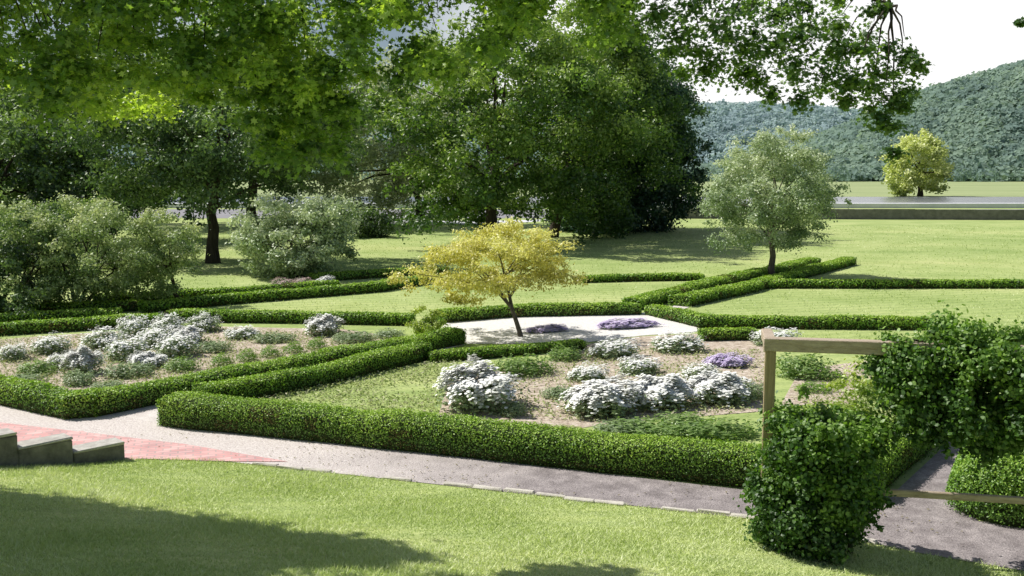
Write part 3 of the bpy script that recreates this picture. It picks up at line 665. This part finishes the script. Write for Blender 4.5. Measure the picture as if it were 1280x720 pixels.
for _ in range(40):
    px, py = rng.uniform(305, 450), rng.uniform(80, 200)
    if (px - 375) ** 2 / 72 ** 2 + (py - 135) ** 2 / 75 ** 2 > 1: continue
    clump(px, py, rng.uniform(6.8, 8.0), rng.uniform(18, 30), rng.normal(.28, .15))
nframe = len(cl)
# the high part of the crown, above and left of the view, which shades the near lawn
def lawn_hit(px, py):
    d = ray(px, py); t = 5.0
    for _ in range(60):
        p = np.array([0, 0, CAM_H]) + d * t; e = p[2] - height(p[None, :2])[0]
        t += e / max(.15, -d[2]) * .6
    return p
A_, B_ = lawn_hit(-40, 606), lawn_hit(700, 708)
dirE = unit((B_ - A_)[:2]); nE = np.array([dirE[1], -dirE[0]]); nE = nE if nE[1] < 0 else -nE
hs = SUN / SUN[2]; cnt = 0
while cnt < 640:
    f = rng.uniform(-.65, 1.13); w_ = .35 + 4.0 * rng.random() ** 1.4
    P0 = A_[:2] + (B_ - A_)[:2] * f + nE * w_; z0 = height(P0[None])[0]
    t_ = rng.uniform(5.6, 8.6)
    p = np.array([*P0, z0]) + hs * t_
    u_ = 640 + p[0] / p[1] * F if p[1] > .5 else -999; v_ = 220 - (p[2] - CAM_H) / max(p[1], .5) * F
    if p[1] > .5 and -40 < u_ < 1320 and v_ > -30: continue
    if any(np.linalg.norm((p - q_) - SUN * ((p - q_) @ SUN)) < .75 for q_ in LIT): continue     # lets the sun reach a few leaves below
    cl.append(p); crr.append(rng.uniform(.4, .6)); ctn.append(rng.normal(.5, .15)); cnt += 1
cl = np.array(cl); crr = np.array(crr); ctn = np.array(ctn)
for q in range(0, nframe, 2):
    p0 = nearest_on(cl[q]); 
    if np.linalg.norm(p0 - cl[q]) < 1.7: tube(tb, bend(p0, cl[q], .16, 6, .015)[:5], [.014, .011, .008, .006, .003], 5)
for q in range(nframe, len(cl), 9): tube(tb, bend(nearest_on(cl[q]), cl[q], .1, 5, .03), [.05, .04, .03, .02, .01], 5)
tb.build('trunk', M['bark'], root, loc=base)
mbl = MB()
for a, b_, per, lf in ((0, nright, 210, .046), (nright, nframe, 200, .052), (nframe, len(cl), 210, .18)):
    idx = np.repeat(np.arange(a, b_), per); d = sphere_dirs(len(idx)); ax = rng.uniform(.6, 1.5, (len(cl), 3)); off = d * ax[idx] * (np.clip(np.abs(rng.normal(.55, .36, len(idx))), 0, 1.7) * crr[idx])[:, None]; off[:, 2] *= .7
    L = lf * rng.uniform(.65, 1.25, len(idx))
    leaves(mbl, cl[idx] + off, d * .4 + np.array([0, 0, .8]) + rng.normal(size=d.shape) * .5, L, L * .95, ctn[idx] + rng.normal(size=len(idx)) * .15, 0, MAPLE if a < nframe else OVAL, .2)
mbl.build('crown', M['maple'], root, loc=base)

# ------------------------------------------------------------------ flower clumps
def mound_leaves(n, leaf, top=1.0, ph=0.0, jit=1.0, tb=.5, shape=DIAMOND, asp=.55, r0=.5):
    d = sphere_dirs(n); d[:, 2] = np.abs(d[:, 2])
    r = (r0 + (1 - r0) * rng.random(n) ** .5) * (lumpy(d, ph) * .95 + .2 * np.sin(6 * d[:, 0] + ph) * np.sin(7 * d[:, 1] + 2 * ph) + .1 * np.sin(13 * d[:, 0] + 3 * ph) * np.cos(12 * d[:, 1]))
    P = np.column_stack([d[:, :2] * .5, d[:, 2] ** .62 * .84]) * r[:, None]; P[:, 2] *= top; P += rng.normal(size=P.shape) * np.array([.035, .035, .03]) * jit; P[:, 2] = np.abs(P[:, 2])
    return P, d, tb + rng.normal(size=n) * .2 + .1 * np.sin(5 * d[:, 0] + ph)

def flower_proto(kind, ph):
    """unit mound: width 1, height 1"""
    leafm, bloom, nb = {'white': ('paleleaf', 'white', 3800), 'pale': ('paleleaf', 'white', 700), 'purple': ('paleleaf', 'purple', 3200), 'pink': ('paleleaf', 'pink', 700), 'grey': ('paleleaf', None, 0),
                        'green': ('greenleaf', None, 0), 'box': ('hedge', None, 0), 'lime': ('limeleaf', None, 0)}[kind]
    mb = MB(); lf = .085 if kind != 'box' else .075
    n = 1500 if kind != 'box' else 1400
    P, d, t = mound_leaves(n, lf, .93, ph, r0=.35 if kind != 'box' else .8)
    leaves(mb, P, d + rng.normal(size=d.shape) * .6 + np.array([0, 0, .3]), lf * rng.uniform(.7, 1.4, n), lf * .55, t)
    fol = mb
    bl = None
    if bloom:
        bl = MB(); P, d, t = mound_leaves(nb * 4, .05, 1.02, ph, r0=.9, jit=.8)
        if kind in ('white', 'pale'): keep = d[:, 2] + rng.normal(size=len(d)) * .18 + .25 * np.sin(9 * d[:, 0] + ph) * np.sin(9 * d[:, 1]) > (.58 if kind == 'white' else .5)
        else: keep = d[:, 2] > .1
        P, d, t = P[keep][:nb], d[keep][:nb], t[keep][:nb]
        # flower heads gather in little heads
        leaves(bl, P + d * rng.uniform(0, .05, len(P))[:, None], d * .75 + np.array([-.3, -.05, .55]) + rng.normal(size=d.shape) * .17, .06 * rng.uniform(.7, 1.3, len(P)), .054, t, 0, OVAL)
    return fol, leafm, bl, bloom

NAMES = {'white': 'white_flower_clump', 'pale': 'pale_flower_clump', 'purple': 'lavender_clump', 'pink': 'pink_flower_clump', 'grey': 'grey_green_clump', 'green': 'green_clump', 'box': 'box_bush', 'lime': 'lime_clump'}
GROUPS = {'white': 'white flower clumps in the beds', 'pale': 'pale flowering clumps in the beds', 'purple': 'purple flower clumps', 'pink': 'pink and white flowers by the silvery bush', 'grey': 'low grey green clumps in the beds',
          'green': 'low green clumps in the beds', 'box': 'small box bushes in a row', 'lime': 'lime clumps'}
CATS = {'white': 'flowers', 'pale': 'flowers', 'purple': 'flowers', 'pink': 'flowers', 'grey': 'plant', 'green': 'plant', 'box': 'bush', 'lime': 'plant'}
PROTO = {}
def get_proto(kind):
    lst = PROTO.setdefault(kind, [])
    if len(lst) < 3:
        fol, lm, bl, bm = flower_proto(kind, rng.uniform(0, 6))
        a = fol.build('foliage', M[lm]); b = bl.build('blossoms', M[bm]) if bl else None
        lst.append((a, b)); return a, b, True
    a, b = lst[int(rng.integers(0, 3))]; return a, b, False

def plant(kind, px, py, wpx, hpx, label, z=0.0):
    g = G(px, py, z); Y = g[1]; w = wpx / F * Y; h = hpx / F * Y * .93
    a, b, first = get_proto(kind)
    if not first:
        a = a.copy(); COL.objects.link(a)
        if b: b = b.copy(); COL.objects.link(b)
    dep = min(w, 1.3 * h + .3) if w > 2.2 * h else w
    g = g + np.array([0, dep * .32])
    if b is None:
        o = a; o.name = NAMES[kind]; tag(o, label, CATS[kind], GROUPS[kind])
    else:
        o = empty(NAMES[kind], (0, 0, 0), label, CATS[kind], GROUPS[kind]); a.parent = o; b.parent = o
    o.location = (g[0], g[1], z); o.scale = (w, dep, h); o.rotation_euler = (0, 0, rng.uniform(-.5, .5))
    return o

P_ = plant
# right bed
P_('white', 598, 518, 106, 66, 'large round clump of white flowers nearest the diagonal hedge')
P_('white', 752, 524, 98, 48, 'white flower clump at the left end of the row of three')
P_('white', 828, 514, 98, 44, 'white flower clump in the middle of the row of three')
P_('white', 902, 508, 92, 42, 'white flower clump at the end of the row nearest the timber post')
P_('pale', 768, 449, 78, 26, 'pale white flowering clump behind the row, left of its twin')
P_('pale', 850, 442, 76, 28, 'pale white flowering clump closest to the very short dark hedge')
P_('purple', 910, 460, 52, 18, 'purple flower clump on the mulch in front of the timber post')
P_('pale', 972, 433, 72, 24, 'pale flowering clump behind the left end of the timber beam')
P_('green', 655, 472, 80, 34, 'green leafy clump behind the large white flower clump')
P_('green', 708, 452, 56, 22, 'green clump at the right end of the short hedge by the gravel circle')
P_('green', 815, 549, 130, 28, 'broad leafy green clump in front of the row of white flowers')
P_('green', 900, 552, 120, 32, 'broad leafy green clump against the front hedge near the vine covered post')
P_('lime', 690, 545, 90, 12, 'flat lime green tuft behind the front hedge in the mulch')
P_('grey', 640, 522, 42, 24, 'small grey green tuft beside the base of the large white clump')
P_('green', 1012, 476, 76, 42, 'green leafy clump framed by the timber post and beam')
P_('box', 1022, 492, 52, 15, 'low dark box bush on the pinkish soil under the beam')
P_('box', 1045, 477, 36, 15, 'second low dark box bush further back under the beam')
P_('lime', 1050, 540, 90, 46, 'lime green clump just behind the vine covered post')
P_('grey', 940, 500, 44, 30, 'grey green clump tucked against the timber post')
P_('green', 985, 545, 60, 50, 'green clump rising behind the left of the vine column')
for px, py, w, h, lab in [(800, 470, 64, 26, 'pale flowering clump behind the middle of the row of three'), (735, 478, 60, 22, 'pale flowering clump alone on the mulch right of the large white clump'),
                          (880, 478, 58, 24, 'pale flowering clump below the purple flowers on the mulch')]: P_('pale', px, py, w, h, lab)
P_('grey', 700, 500, 52, 20, 'small grey green tuft on the mulch left of the row of three')
P_('grey', 775, 545, 80, 22, 'grey green tuft at the foot of the first clump in the row of three')
P_('green', 860, 540, 80, 28, 'green tuft at the foot of the middle clump in the row of three')
def clipped_mound(name, c, rad, leaf, cnt, label, group):
    mb = MB(); nu, nv = 20, 9; V = []
    for j_ in range(nv):
        th = math.pi / 2 * j_ / (nv - 1)
        for i_ in range(nu):
            ph = 2 * math.pi * i_ / nu; q = .9 * (math.cos(th) ** .45 if j_ < nv - 1 else 0)
            V.append((math.cos(ph) * rad[0] * q, math.sin(ph) * rad[1] * q, rad[2] * .95 * math.sin(th) ** .8))
    i_ = np.arange(nv - 1)[:, None] * nu; j_ = np.arange(nu)[None, :]; j2 = (j_ + 1) % nu
    mb.add_faces(np.array(V), np.stack([i_ + j_, i_ + j2, i_ + nu + j2, i_ + nu + j_], -1).reshape(-1, 4), 1)
    th = np.arcsin(rng.random(cnt) ** .9); ph = rng.uniform(0, 6.2832, cnt); q = np.cos(th) ** .45
    d = np.column_stack([np.cos(ph) * np.cos(th), np.sin(ph) * np.cos(th), np.sin(th)])
    r = lumpy(d, 2.0) * .25 + .75 + rng.uniform(-.06, .04, cnt)
    P = np.column_stack([np.cos(ph) * rad[0] * q * r, np.sin(ph) * rad[1] * q * r, rad[2] * np.sin(th) ** .8 * r + .03])
    keep = P[:, 2] > .14 * rng.random(cnt); P, d = P[keep], d[keep]
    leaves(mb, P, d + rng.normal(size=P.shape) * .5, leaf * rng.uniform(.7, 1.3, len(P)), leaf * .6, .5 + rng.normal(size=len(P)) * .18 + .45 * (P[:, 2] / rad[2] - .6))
    o = mb.build(name, [M['hedge'], M['hedgecore']], loc=(0, 0, 0)); o.location = (c[0], c[1], 0); return tag(o, label, 'shrub', group)
g = G(1300, 655); clipped_mound('clipped_bush', (g[0] + .05, g[1] + .45), (.92, .75, .84), .034, 26000, 'large rounded bright green clipped bush at the right border beyond the lower rail', 'shrubs of the garden middle')
# gravel circle
P_('purple', 684, 416, 56, 10, 'low lavender flower patch on the gravel beside the golden tree trunk')
P_('purple', 785, 411, 84, 13, 'wider lavender flower patch at the right of the gravel circle')
# left bed
P_('white', 402, 421, 50, 28, 'white flower clump alone near the back hedge of the left bed')
P_('pale', 160, 424, 46, 32, 'pale grey flower clump at the left of the back row')
P_('pale', 205, 421, 48, 30, 'pale grey flower clump in the middle of the back row')
P_('pale', 250, 416, 44, 26, 'pale grey flower clump at the right of the back row')
P_('pale', 150, 452, 62, 34, 'pale flower clump in the centre of the left bed')
P_('pale', 213, 449, 60, 34, 'pale flower clump just left of the small box bushes')
P_('white', 97, 470, 50, 38, 'whitish flower clump rising from bare soil in the left bed')
P_('green', 40, 471, 56, 24, 'low bright green tuft at the left border of the bed')
P_('grey', 92, 484, 44, 26, 'grey green tuft in front of the whitish flower clump')
P_('green', 222, 466, 44, 24, 'small dark green tuft left of the first box bush')
P_('grey', 155, 474, 64, 26, 'grey green tuft between the whitish clump and the hedge')
P_('pale', 55, 444, 56, 26, 'pale flower clump nearest the left border')
P_('pale', 10, 452, 40, 24, 'pale flower clump cut by the left border')
P_('grey', 440, 430, 64, 20, 'grey green clump right of the lone white flower clump')
P_('grey', 340, 430, 56, 18, 'grey green clump behind the row of small box bushes')
P_('pale', 300, 425, 50, 18, 'low pale clump behind the first two box bushes')
P_('grey', 485, 424, 50, 16, 'low grey green clump at the far right tip of the left bed')
for kd, px, py, w, h, lab in [('pale', 185, 436, 54, 28, 'pale clump between the back row and the centre of the left bed'), ('pale', 122, 438, 56, 30, 'pale clump behind the whitish flower clump'),
                              ('white', 228, 432, 46, 24, 'small white flower clump in the back half of the left bed'), ('grey', 262, 442, 50, 20, 'grey green tuft behind the first box bush'),
                              ('white', 180, 462, 46, 22, 'small white flower clump in the front half of the left bed'), ('grey', 20, 486, 60, 22, 'grey green tuft at the front left edge of the bed'),
                              ('pale', 70, 462, 40, 22, 'pale clump left of the whitish flower clump'), ('grey', 130, 490, 50, 16, 'grey green tuft by the front corner hedge')]: P_(kd, px, py, w, h, lab)
for k, (px, py, w) in enumerate([(275, 459, 27), (307, 453, 26), (336, 448, 25), (366, 443, 25), (395, 438, 25)]):
    P_('box', px, py, w, w * .72, ['small box bush at the near end of the row of five', 'small box bush second in the row of five from the near end', 'small box bush at the middle of the row of five',
                                   'small box bush second from the far end of the row', 'small box bush at the far end of the row, below the lone white clump'][k])
# pink and white flowers below the silvery bush
P_('pink', 352, 358, 30, 12, 'pinkish flower clump leftmost below the silvery bush')
P_('pink', 378, 358, 30, 12, 'pinkish flower clump in the middle below the silvery bush')
P_('white', 405, 357, 24, 12, 'small white flower clump at the right below the silvery bush')

# loose weeds and low growth on the mulch
mb = MB()
for poly, n in (([G(548, 518), G(760, 530), G(950, 515), G(960, 440), G(740, 436), G(640, 458)], 8500), ([G(-60, 488), G(190, 480), G(420, 446), G(510, 425), G(250, 410), G(-60, 430)], 13000),
                ([G(230, 522), G(560, 556), G(900, 590), G(940, 560), G(700, 540), G(545, 520), G(560, 478), G(640, 458), G(545, 452)], 9000), ([G(985, 498), G(1110, 560), G(1150, 500), G(1090, 455)], 2500)):
    poly = np.array(poly); lo_, hi_ = poly.min(0), poly.max(0); P = rng.uniform(lo_, hi_, (n * 4, 2)); P = P[inside(P, poly)][:n]
    clus = np.sin(P[:, 0] * 2.3) * np.sin(P[:, 1] * 1.9 + 1) + rng.normal(size=len(P)) * .4; P = P[clus > -.4]
    z = rng.uniform(.015, .09, len(P))
    leaves(mb, np.column_stack([P, z]), np.array([0, 0, 1]) + rng.normal(size=(len(P), 3)) * .6, rng.uniform(.04, .09, len(P)), .035, rng.normal(.5, .28, len(P)))
tag(mb.build('ground_cover', M['cover']), 'loose weeds and low growth scattered over the mulch of the beds', 'ground cover', kind='stuff')

# ------------------------------------------------------------------ grass of the near lawn
mb = MB(); n = 190000
P = np.column_stack([rng.uniform(-8.5, 6.5, n * 2), rng.uniform(6.5, 14.8, n * 2)])
P = P[inside(P, BANK) & ~inside(P, CORR)]; P = P[np.abs(P[:, 0] / P[:, 1]) < .62][:n]
# strip of longer grass where the lawn meets the paving
z = height(P); n = len(P)
ln = rng.uniform(.018, .045, n) * (1 + .5 * np.sin(P[:, 0] * 1.7) * np.sin(P[:, 1] * 2.1)); a = rng.uniform(0, 2 * math.pi, n); wd = rng.uniform(.004, .008, n)
sd = np.column_stack([np.cos(a), np.sin(a), np.zeros(n)]); lean = rng.normal(size=(n, 2)) * .7
b0 = np.column_stack([P, z - .004]); tip = b0 + np.column_stack([lean * ln[:, None], ln])
V = np.stack([b0 - sd * wd[:, None], b0 + sd * wd[:, None], tip], 1)
patch = .5 + .22 * np.sin(P[:, 0] * .8 + .5 * P[:, 1]) * np.sin(P[:, 1] * 1.1 + 2) + .15 * np.sin(P[:, 0] * 3.1 + 1) * np.sin(P[:, 1] * 2.7)
mb.add_uniform(V, 3, 0, np.clip(patch + rng.normal(size=n) * .22, 0, 1))
tag(mb.build('grass', M['blade']), 'short sunlit grass of the sloping lawn in front of the path', 'grass', kind='stuff')

mb = MB()
poly = np.array([G(190, 533), G(940, 616), G(1117, 620), G(1280, 690), E4, E3, E2, E1, G(60, 540)]); lo_, hi_ = poly.min(0), poly.max(0)
P = rng.uniform(lo_, hi_, (5200, 2)); P = P[inside(P, poly)]; P = P[np.sin(P[:, 0] * 1.7) * np.sin(P[:, 1] * 2.3) + rng.normal(size=len(P)) * .5 > .3][:260]
leaves(mb, np.column_stack([P, np.full(len(P), .026)]), np.array([0, 0, 1]) + rng.normal(size=(len(P), 3)) * .12, rng.uniform(.02, .05, len(P)), .025, rng.uniform(.4, 1, len(P)), 0, OVAL)
tag(mb.build('fallen_leaves', M['drytwig']), 'small fallen leaves and twigs lying on the gravel path', 'fallen leaves', kind='stuff')

# longer blades standing out of the middle and far lawns
mb = MB(); n = 36000
Yb = 24 + 58 * rng.random(n) ** 1.5; P = np.column_stack([rng.uniform(-.56, .56, n) * Yb, Yb])
bad = inside(P, np.array([G(540, 455), G(548, 402), G(640, 394), G(805, 389), G(1040, 328), G(1046, 331), G(842, 390), G(1000, 415), G(960, 440)])) | inside(P, np.array([G(-200, 440), G(250, 404), G(520, 410), G(540, 455)]))
P = P[~bad]; n = len(P); a = rng.uniform(0, 6.2832, n); ln = rng.uniform(.03, .08, n); wd = P[:, 1] * .0004
sd = np.column_stack([np.cos(a), np.sin(a), np.zeros(n)]); b0 = np.column_stack([P, np.zeros(n)]); tip = b0 + np.column_stack([rng.normal(size=(n, 2)) * ln[:, None] * .6, ln])
mb.add_uniform(np.stack([b0 - sd * wd[:, None], b0 + sd * wd[:, None], tip], 1), 3, 0, np.clip(.35 + .3 * np.sin(P[:, 0] * .5 + 1) * np.sin(P[:, 1] * .31) + rng.normal(size=n) * .3, 0, 1))
tag(mb.build('grass', M['blade']), 'loose longer blades scattered over the middle and far lawns', 'grass', kind='stuff')

# ------------------------------------------------------------------ timber trellis with vines
T0 = np.array([2.86, 10.48]); TD = unit(np.array([1, -0.2])); TL = 3.25; TA = math.atan2(TD[1], TD[0])
zt = height(T0[None])[0]
tr = empty('timber_trellis', (*T0, zt), 'weathered timber trellis with square posts, thick top beam and thin lower rail', 'trellis')
def tbox(name, c, size, mat, bev=.008):
    mb = MB(); box(mb, c, size, TA, 0, .0015, bev); return mb.build(name, M[mat], tr, loc=(*T0, zt))
for s_ in (0.0, TL):
    c = T0 + TD * s_; tbox('post', (c[0], c[1], 1.13), (.118, .118, 2.30), 'timberpost')
c = T0 + TD * (TL / 2); tbox('top_beam', (c[0], c[1], 2.355), (TL + .15, .15, .145), 'timber')
c = T0 + np.array([-TD[1], TD[0]]) * .40; tbox('side_beam', (c[0], c[1], 2.352), (.12, .66, .12), 'timber')
c = T0 + TD * (TL / 2)
tbox('lower_rail', (c[0], c[1], .745), (TL - .14, .05, .075), 'timber')

def vine(label, pts, cr, per, leaf, stems, tintb=.45):
    pts = np.asarray(pts, float); loc = np.array([pts[:, 0].mean(), pts[:, 1].mean(), 0])
    root = empty('climbing_vine', loc, label, 'vine', 'vines on the timber trellis')
    mb = crown_mesh(pts, np.asarray(cr), per, leaf, .8, .45, OVAL, rng.normal(tintb, .18, len(pts)) + .35 * (pts[:, 2] - pts[:, 2].mean()), .9); mb.build('leaves', M['vine'], root, loc=loc)  # upper leaves tinted lighter, painting a sunlit top
    tb = MB()
    for p in stems: tube(tb, p, np.linspace(.03, .012, len(p)), 6)
    tb.build('stem', M['bark'], root, loc=loc)
pts = []; crs = []
for _ in range(230):
    z = rng.uniform(.10, 1.60); a = rng.uniform(0, 6.283); f = z / 1.75
    rx = (.46 + .36 * math.sin(min(1, f * 1.15) * 2.2)) ; ry = .5
    r = rng.random() ** .5
    cx = 3.26 + .19 * f
    pts.append((cx + math.cos(a) * r * rx * .86, 10.36 - (cx - 2.86) * .2 + math.sin(a) * r * ry, z - .02)); crs.append(rng.uniform(.13, .22))
for _ in range(26):
    a = rng.uniform(0, 6.283); z = rng.uniform(.3, 1.78); q = np.array([3.4 + math.cos(a) * .62, 10.32 + math.sin(a) * .5, z])
    for k in range(4): pts.append(q + np.array([math.cos(a) * .05 * k, math.sin(a) * .05 * k, .05 * k - .02 * k * k])); crs.append(.05)
vine('dense dark vine column wrapped round the timber post, on the lawn edge', pts, crs, 165, .046,
     [bend((2.98 + .2 * k, 10.3, 0), (3.0 + .22 * k, 10.4, 1.6), 0, 8, .04) for k in range(5)])
pts = []; crs = []
for _ in range(300):
    s_ = rng.uniform(1.2, 3.7); f = min(1, (s_ - 1.2) / .7)
    zc = 2.08; hz = .28 + .40 * f
    a = rng.uniform(0, 6.283); r = rng.random() ** .5
    q = T0 + TD * s_
    pts.append((q[0], q[1] + math.cos(a) * r * (.25 + .38 * f), zc + math.sin(a) * r * hz - .12 * f + .06 * math.sin(s_ * 7))); crs.append(rng.uniform(.12, .22))
for _ in range(30):
    s_ = rng.uniform(1.15, 3.6); q = T0 + TD * s_; side = -1; q = np.array([q[0], q[1] - rng.uniform(.1, .6), 2.1 + side * rng.uniform(.3, .62)])
    v_ = np.array([rng.normal() * .04, -.02, side * .05])
    for k in range(4): pts.append(q + v_ * k); crs.append(.06)
q1 = T0 + TD * TL
vine('heavy vine draped over the right end of the timber beam', pts, crs, 185, .048,
     [bend((q1[0] + .1, q1[1] - .1, 0), (q1[0] - .1, q1[1], 2.3), 0, 8, .05), bend((q1[0], q1[1], 2.3), (*(T0 + TD * 1.4), 2.46), .03, 8, .02)])

# ------------------------------------------------------------------ river wall, coping, parked cars
mb = MB(); wa, wb = np.array([14.5, 96.0]), np.array([90.0, 88.0]); L = np.linalg.norm(wb - wa); d = (wb - wa) / L; nseg = 40
for q in range(nseg):
    c = wa + d * (q + .5) * L / nseg; box(mb, (c[0], c[1], .5), (L / nseg + .0, .5, 1.0 + rng.normal() * .015), math.atan2(d[1], d[0]), 0, .01)
tag(mb.build('river_wall', M['wallstone']), 'long low dark stone wall at the far edge of the lawn', 'wall')
mb = MB(); box(mb, (40, 128.5, .3), (400, 3.0, .6), 0)
tag(mb.build('river_kerb', M['palecop']), 'pale straight coping along the river bank beyond the low wall', 'kerb')

sheet('riverside_path', [G(300, 282.5), G(470, 281), G(610, 280.5), G(690, 276), G(690, 274), G(600, 276.5), G(470, 275), G(300, 275)], 0.012, M['palecop'])

# ------------------------------------------------------------------ hills with forest
def ridge(pxs, pys, dist, x): return np.interp(x, pxs, pys)
def hill(name, d0, d1, pxs, pys, mat, forest_mat, n_tree, tw, px0, px1, lab):
    na, nr = 90, 14; pxl = np.linspace(px0, px1, na); V = []
    def zed(px, d):
        f = np.clip((d - d0) / (d1 - d0), 0, 1); top = CAM_H + (220 - ridge(pxs, pys, d1, px)) / F * d1
        return np.maximum(0, top) * (np.sin(f * math.pi / 2) ** 1.15) + 2.2 * np.sin(px * .05) * np.sin(d * .02) * f
    for d in np.linspace(d0, d1 * 1.25, nr):
        for px in pxl:
            z = zed(px, d) if d <= d1 else zed(px, d1) * (1 - .3 * (d - d1) / (d1 * .25)); V.append(((px - 640) / F * d, d, z - 3))
    i = np.arange(nr - 1)[:, None] * na; j = np.arange(na - 1)[None, :]
    mb = MB(); mb.add_faces(np.array(V), np.stack([i + j, i + j + 1, i + j + 1 + na, i + j + na], -1).reshape(-1, 4)); tag(mb.build(name, mat), kind='structure')
    mb = MB(); u = rng.random(n_tree); d = d0 + (d1 - d0) * u ** .8; px = rng.uniform(px0, px1, n_tree); z = zed(px, d)
    sz = tw * rng.uniform(.55, 1.15, n_tree) * np.where(rng.random(n_tree) < .15, 1.6, 1)
    ct = np.clip(rng.normal(.5, .2, n_tree) - .4 * (rng.random(n_tree) < .06) + .34 * np.sin(px * .045 + 1) * np.sin(d * .021), 0, 1)
    base_ = np.column_stack([(px - 640) / F * d, d, z + sz * .1]); per = 34
    idx = np.repeat(np.arange(n_tree), per); dd = sphere_dirs(len(idx)); dd[:, 2] = np.abs(dd[:, 2]) * 1.1 - .1
    P = base_[idx] + dd * (sz[idx] * np.clip(rng.normal(.5, .14, len(idx)), .1, .8))[:, None] * np.array([1.1, 1.1, .62])
    leaves(mb, P, dd * .9 + np.array([-.25, -.35, .5]) + rng.normal(size=dd.shape) * .4, sz[idx] * .30 * rng.uniform(.7, 1.3, len(idx)), sz[idx] * .24, ct[idx] + rng.normal(size=len(idx)) * .1)
    tag(mb.build('hillside_forest', forest_mat), lab, 'forest', kind='stuff')
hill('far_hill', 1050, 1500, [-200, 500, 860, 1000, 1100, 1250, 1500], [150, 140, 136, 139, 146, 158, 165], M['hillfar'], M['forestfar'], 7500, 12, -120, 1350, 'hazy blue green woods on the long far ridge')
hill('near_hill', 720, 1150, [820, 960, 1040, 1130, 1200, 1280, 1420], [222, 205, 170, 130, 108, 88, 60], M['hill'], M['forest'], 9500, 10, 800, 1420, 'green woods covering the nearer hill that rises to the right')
mb = MB(); nt_ = 90; px = rng.uniform(-100, 1400, nt_); d = rng.uniform(690, 760, nt_); C_ = np.column_stack([(px - 640) / F * d, d, np.full(nt_, 4.0)])
idx = np.repeat(np.arange(nt_), 70); dd = sphere_dirs(len(idx)); sz = rng.uniform(6, 12, nt_)
leaves(mb, C_[idx] + dd * sz[idx][:, None] * .6 * np.array([1.3, 1, 1]), dd + rng.normal(size=dd.shape) * .4, 3.2, 2.6, rng.normal(.25, .2, nt_)[idx])
tag(mb.build('distant_tree_belt', M['forest']), 'belt of darker trees where the field meets the hills', 'forest', kind='stuff')

# ------------------------------------------------------------------ light
sd = bpy.data.lights.new('sun', 'SUN'); so = bpy.data.objects.new('sun', sd); COL.objects.link(so)
sd.energy = 5.0; sd.angle = math.radians(0.5); sd.color = (1.0, 0.965, 0.9)
from mathutils import Vector
so.rotation_euler = Vector(SUN).to_track_quat('Z', 'Y').to_euler(); so.location = (-20, 15, 40)
w = bpy.data.worlds.new('World'); SC.world = w; w.use_nodes = True; nt = w.node_tree; nt.nodes.clear()
out = N(nt, 'ShaderNodeOutputWorld'); sky = N(nt, 'ShaderNodeTexSky'); sky.sky_type = 'NISHITA'; sky.sun_disc = False
sky.sun_elevation = math.asin(SUN[2]); sky.sun_rotation = math.atan2(SUN[0], SUN[1]); sky.air_density = 1.0; sky.dust_density = 1.5
bg = N(nt, 'ShaderNodeBackground'); bg.inputs[1].default_value = 0.072; nt.links.new(sky.outputs[0], bg.inputs[0])
bgc = N(nt, 'ShaderNodeBackground'); bgc.inputs[0].default_value = (1.0, 1.0, 1.0, 1); bgc.inputs[1].default_value = 1.12
tc = N(nt, 'ShaderNodeTexCoord'); nz = N(nt, 'ShaderNodeTexNoise'); nz.inputs['Scale'].default_value = 2.6; nz.inputs['Detail'].default_value = 7
nt.links.new(tc.outputs['Generated'], nz.inputs['Vector'])
# a bright cloud bank low in the sky towards the hills
dp = N(nt, 'ShaderNodeVectorMath', operation='DOT_PRODUCT'); dp.inputs[1].default_value = tuple(unit(np.array([0.42, 1.0, 0.16])))
nt.links.new(tc.outputs['Generated'], dp.inputs[0])
mr = N(nt, 'ShaderNodeMapRange'); mr.inputs['From Min'].default_value = 0.86; mr.inputs['From Max'].default_value = 0.97
nt.links.new(dp.outputs['Value'], mr.inputs['Value'])
ad = N(nt, 'ShaderNodeMath', operation='ADD'); nt.links.new(mr.outputs[0], ad.inputs[0]); nt.links.new(nz.outputs['Fac'], ad.inputs[1])
mr2 = N(nt, 'ShaderNodeMapRange'); mr2.inputs['From Min'].default_value = 0.55; mr2.inputs['From Max'].default_value = 1.15
nt.links.new(ad.outputs[0], mr2.inputs['Value'])
mx = N(nt, 'ShaderNodeMixShader'); nt.links.new(mr2.outputs[0], mx.inputs[0]); nt.links.new(bg.outputs[0], mx.inputs[1]); nt.links.new(bgc.outputs[0], mx.inputs[2])
nt.links.new(mx.outputs[0], out.inputs[0])

SC.view_settings.view_transform = 'Standard'; SC.view_settings.look = 'None'; SC.view_settings.exposure = 0
SC.render.engine = 'CYCLES'
SC.cycles.max_bounces = 6; SC.cycles.diffuse_bounces = 3; SC.cycles.glossy_bounces = 2; SC.cycles.transmission_bounces = 4
SC.cycles.use_denoising = True
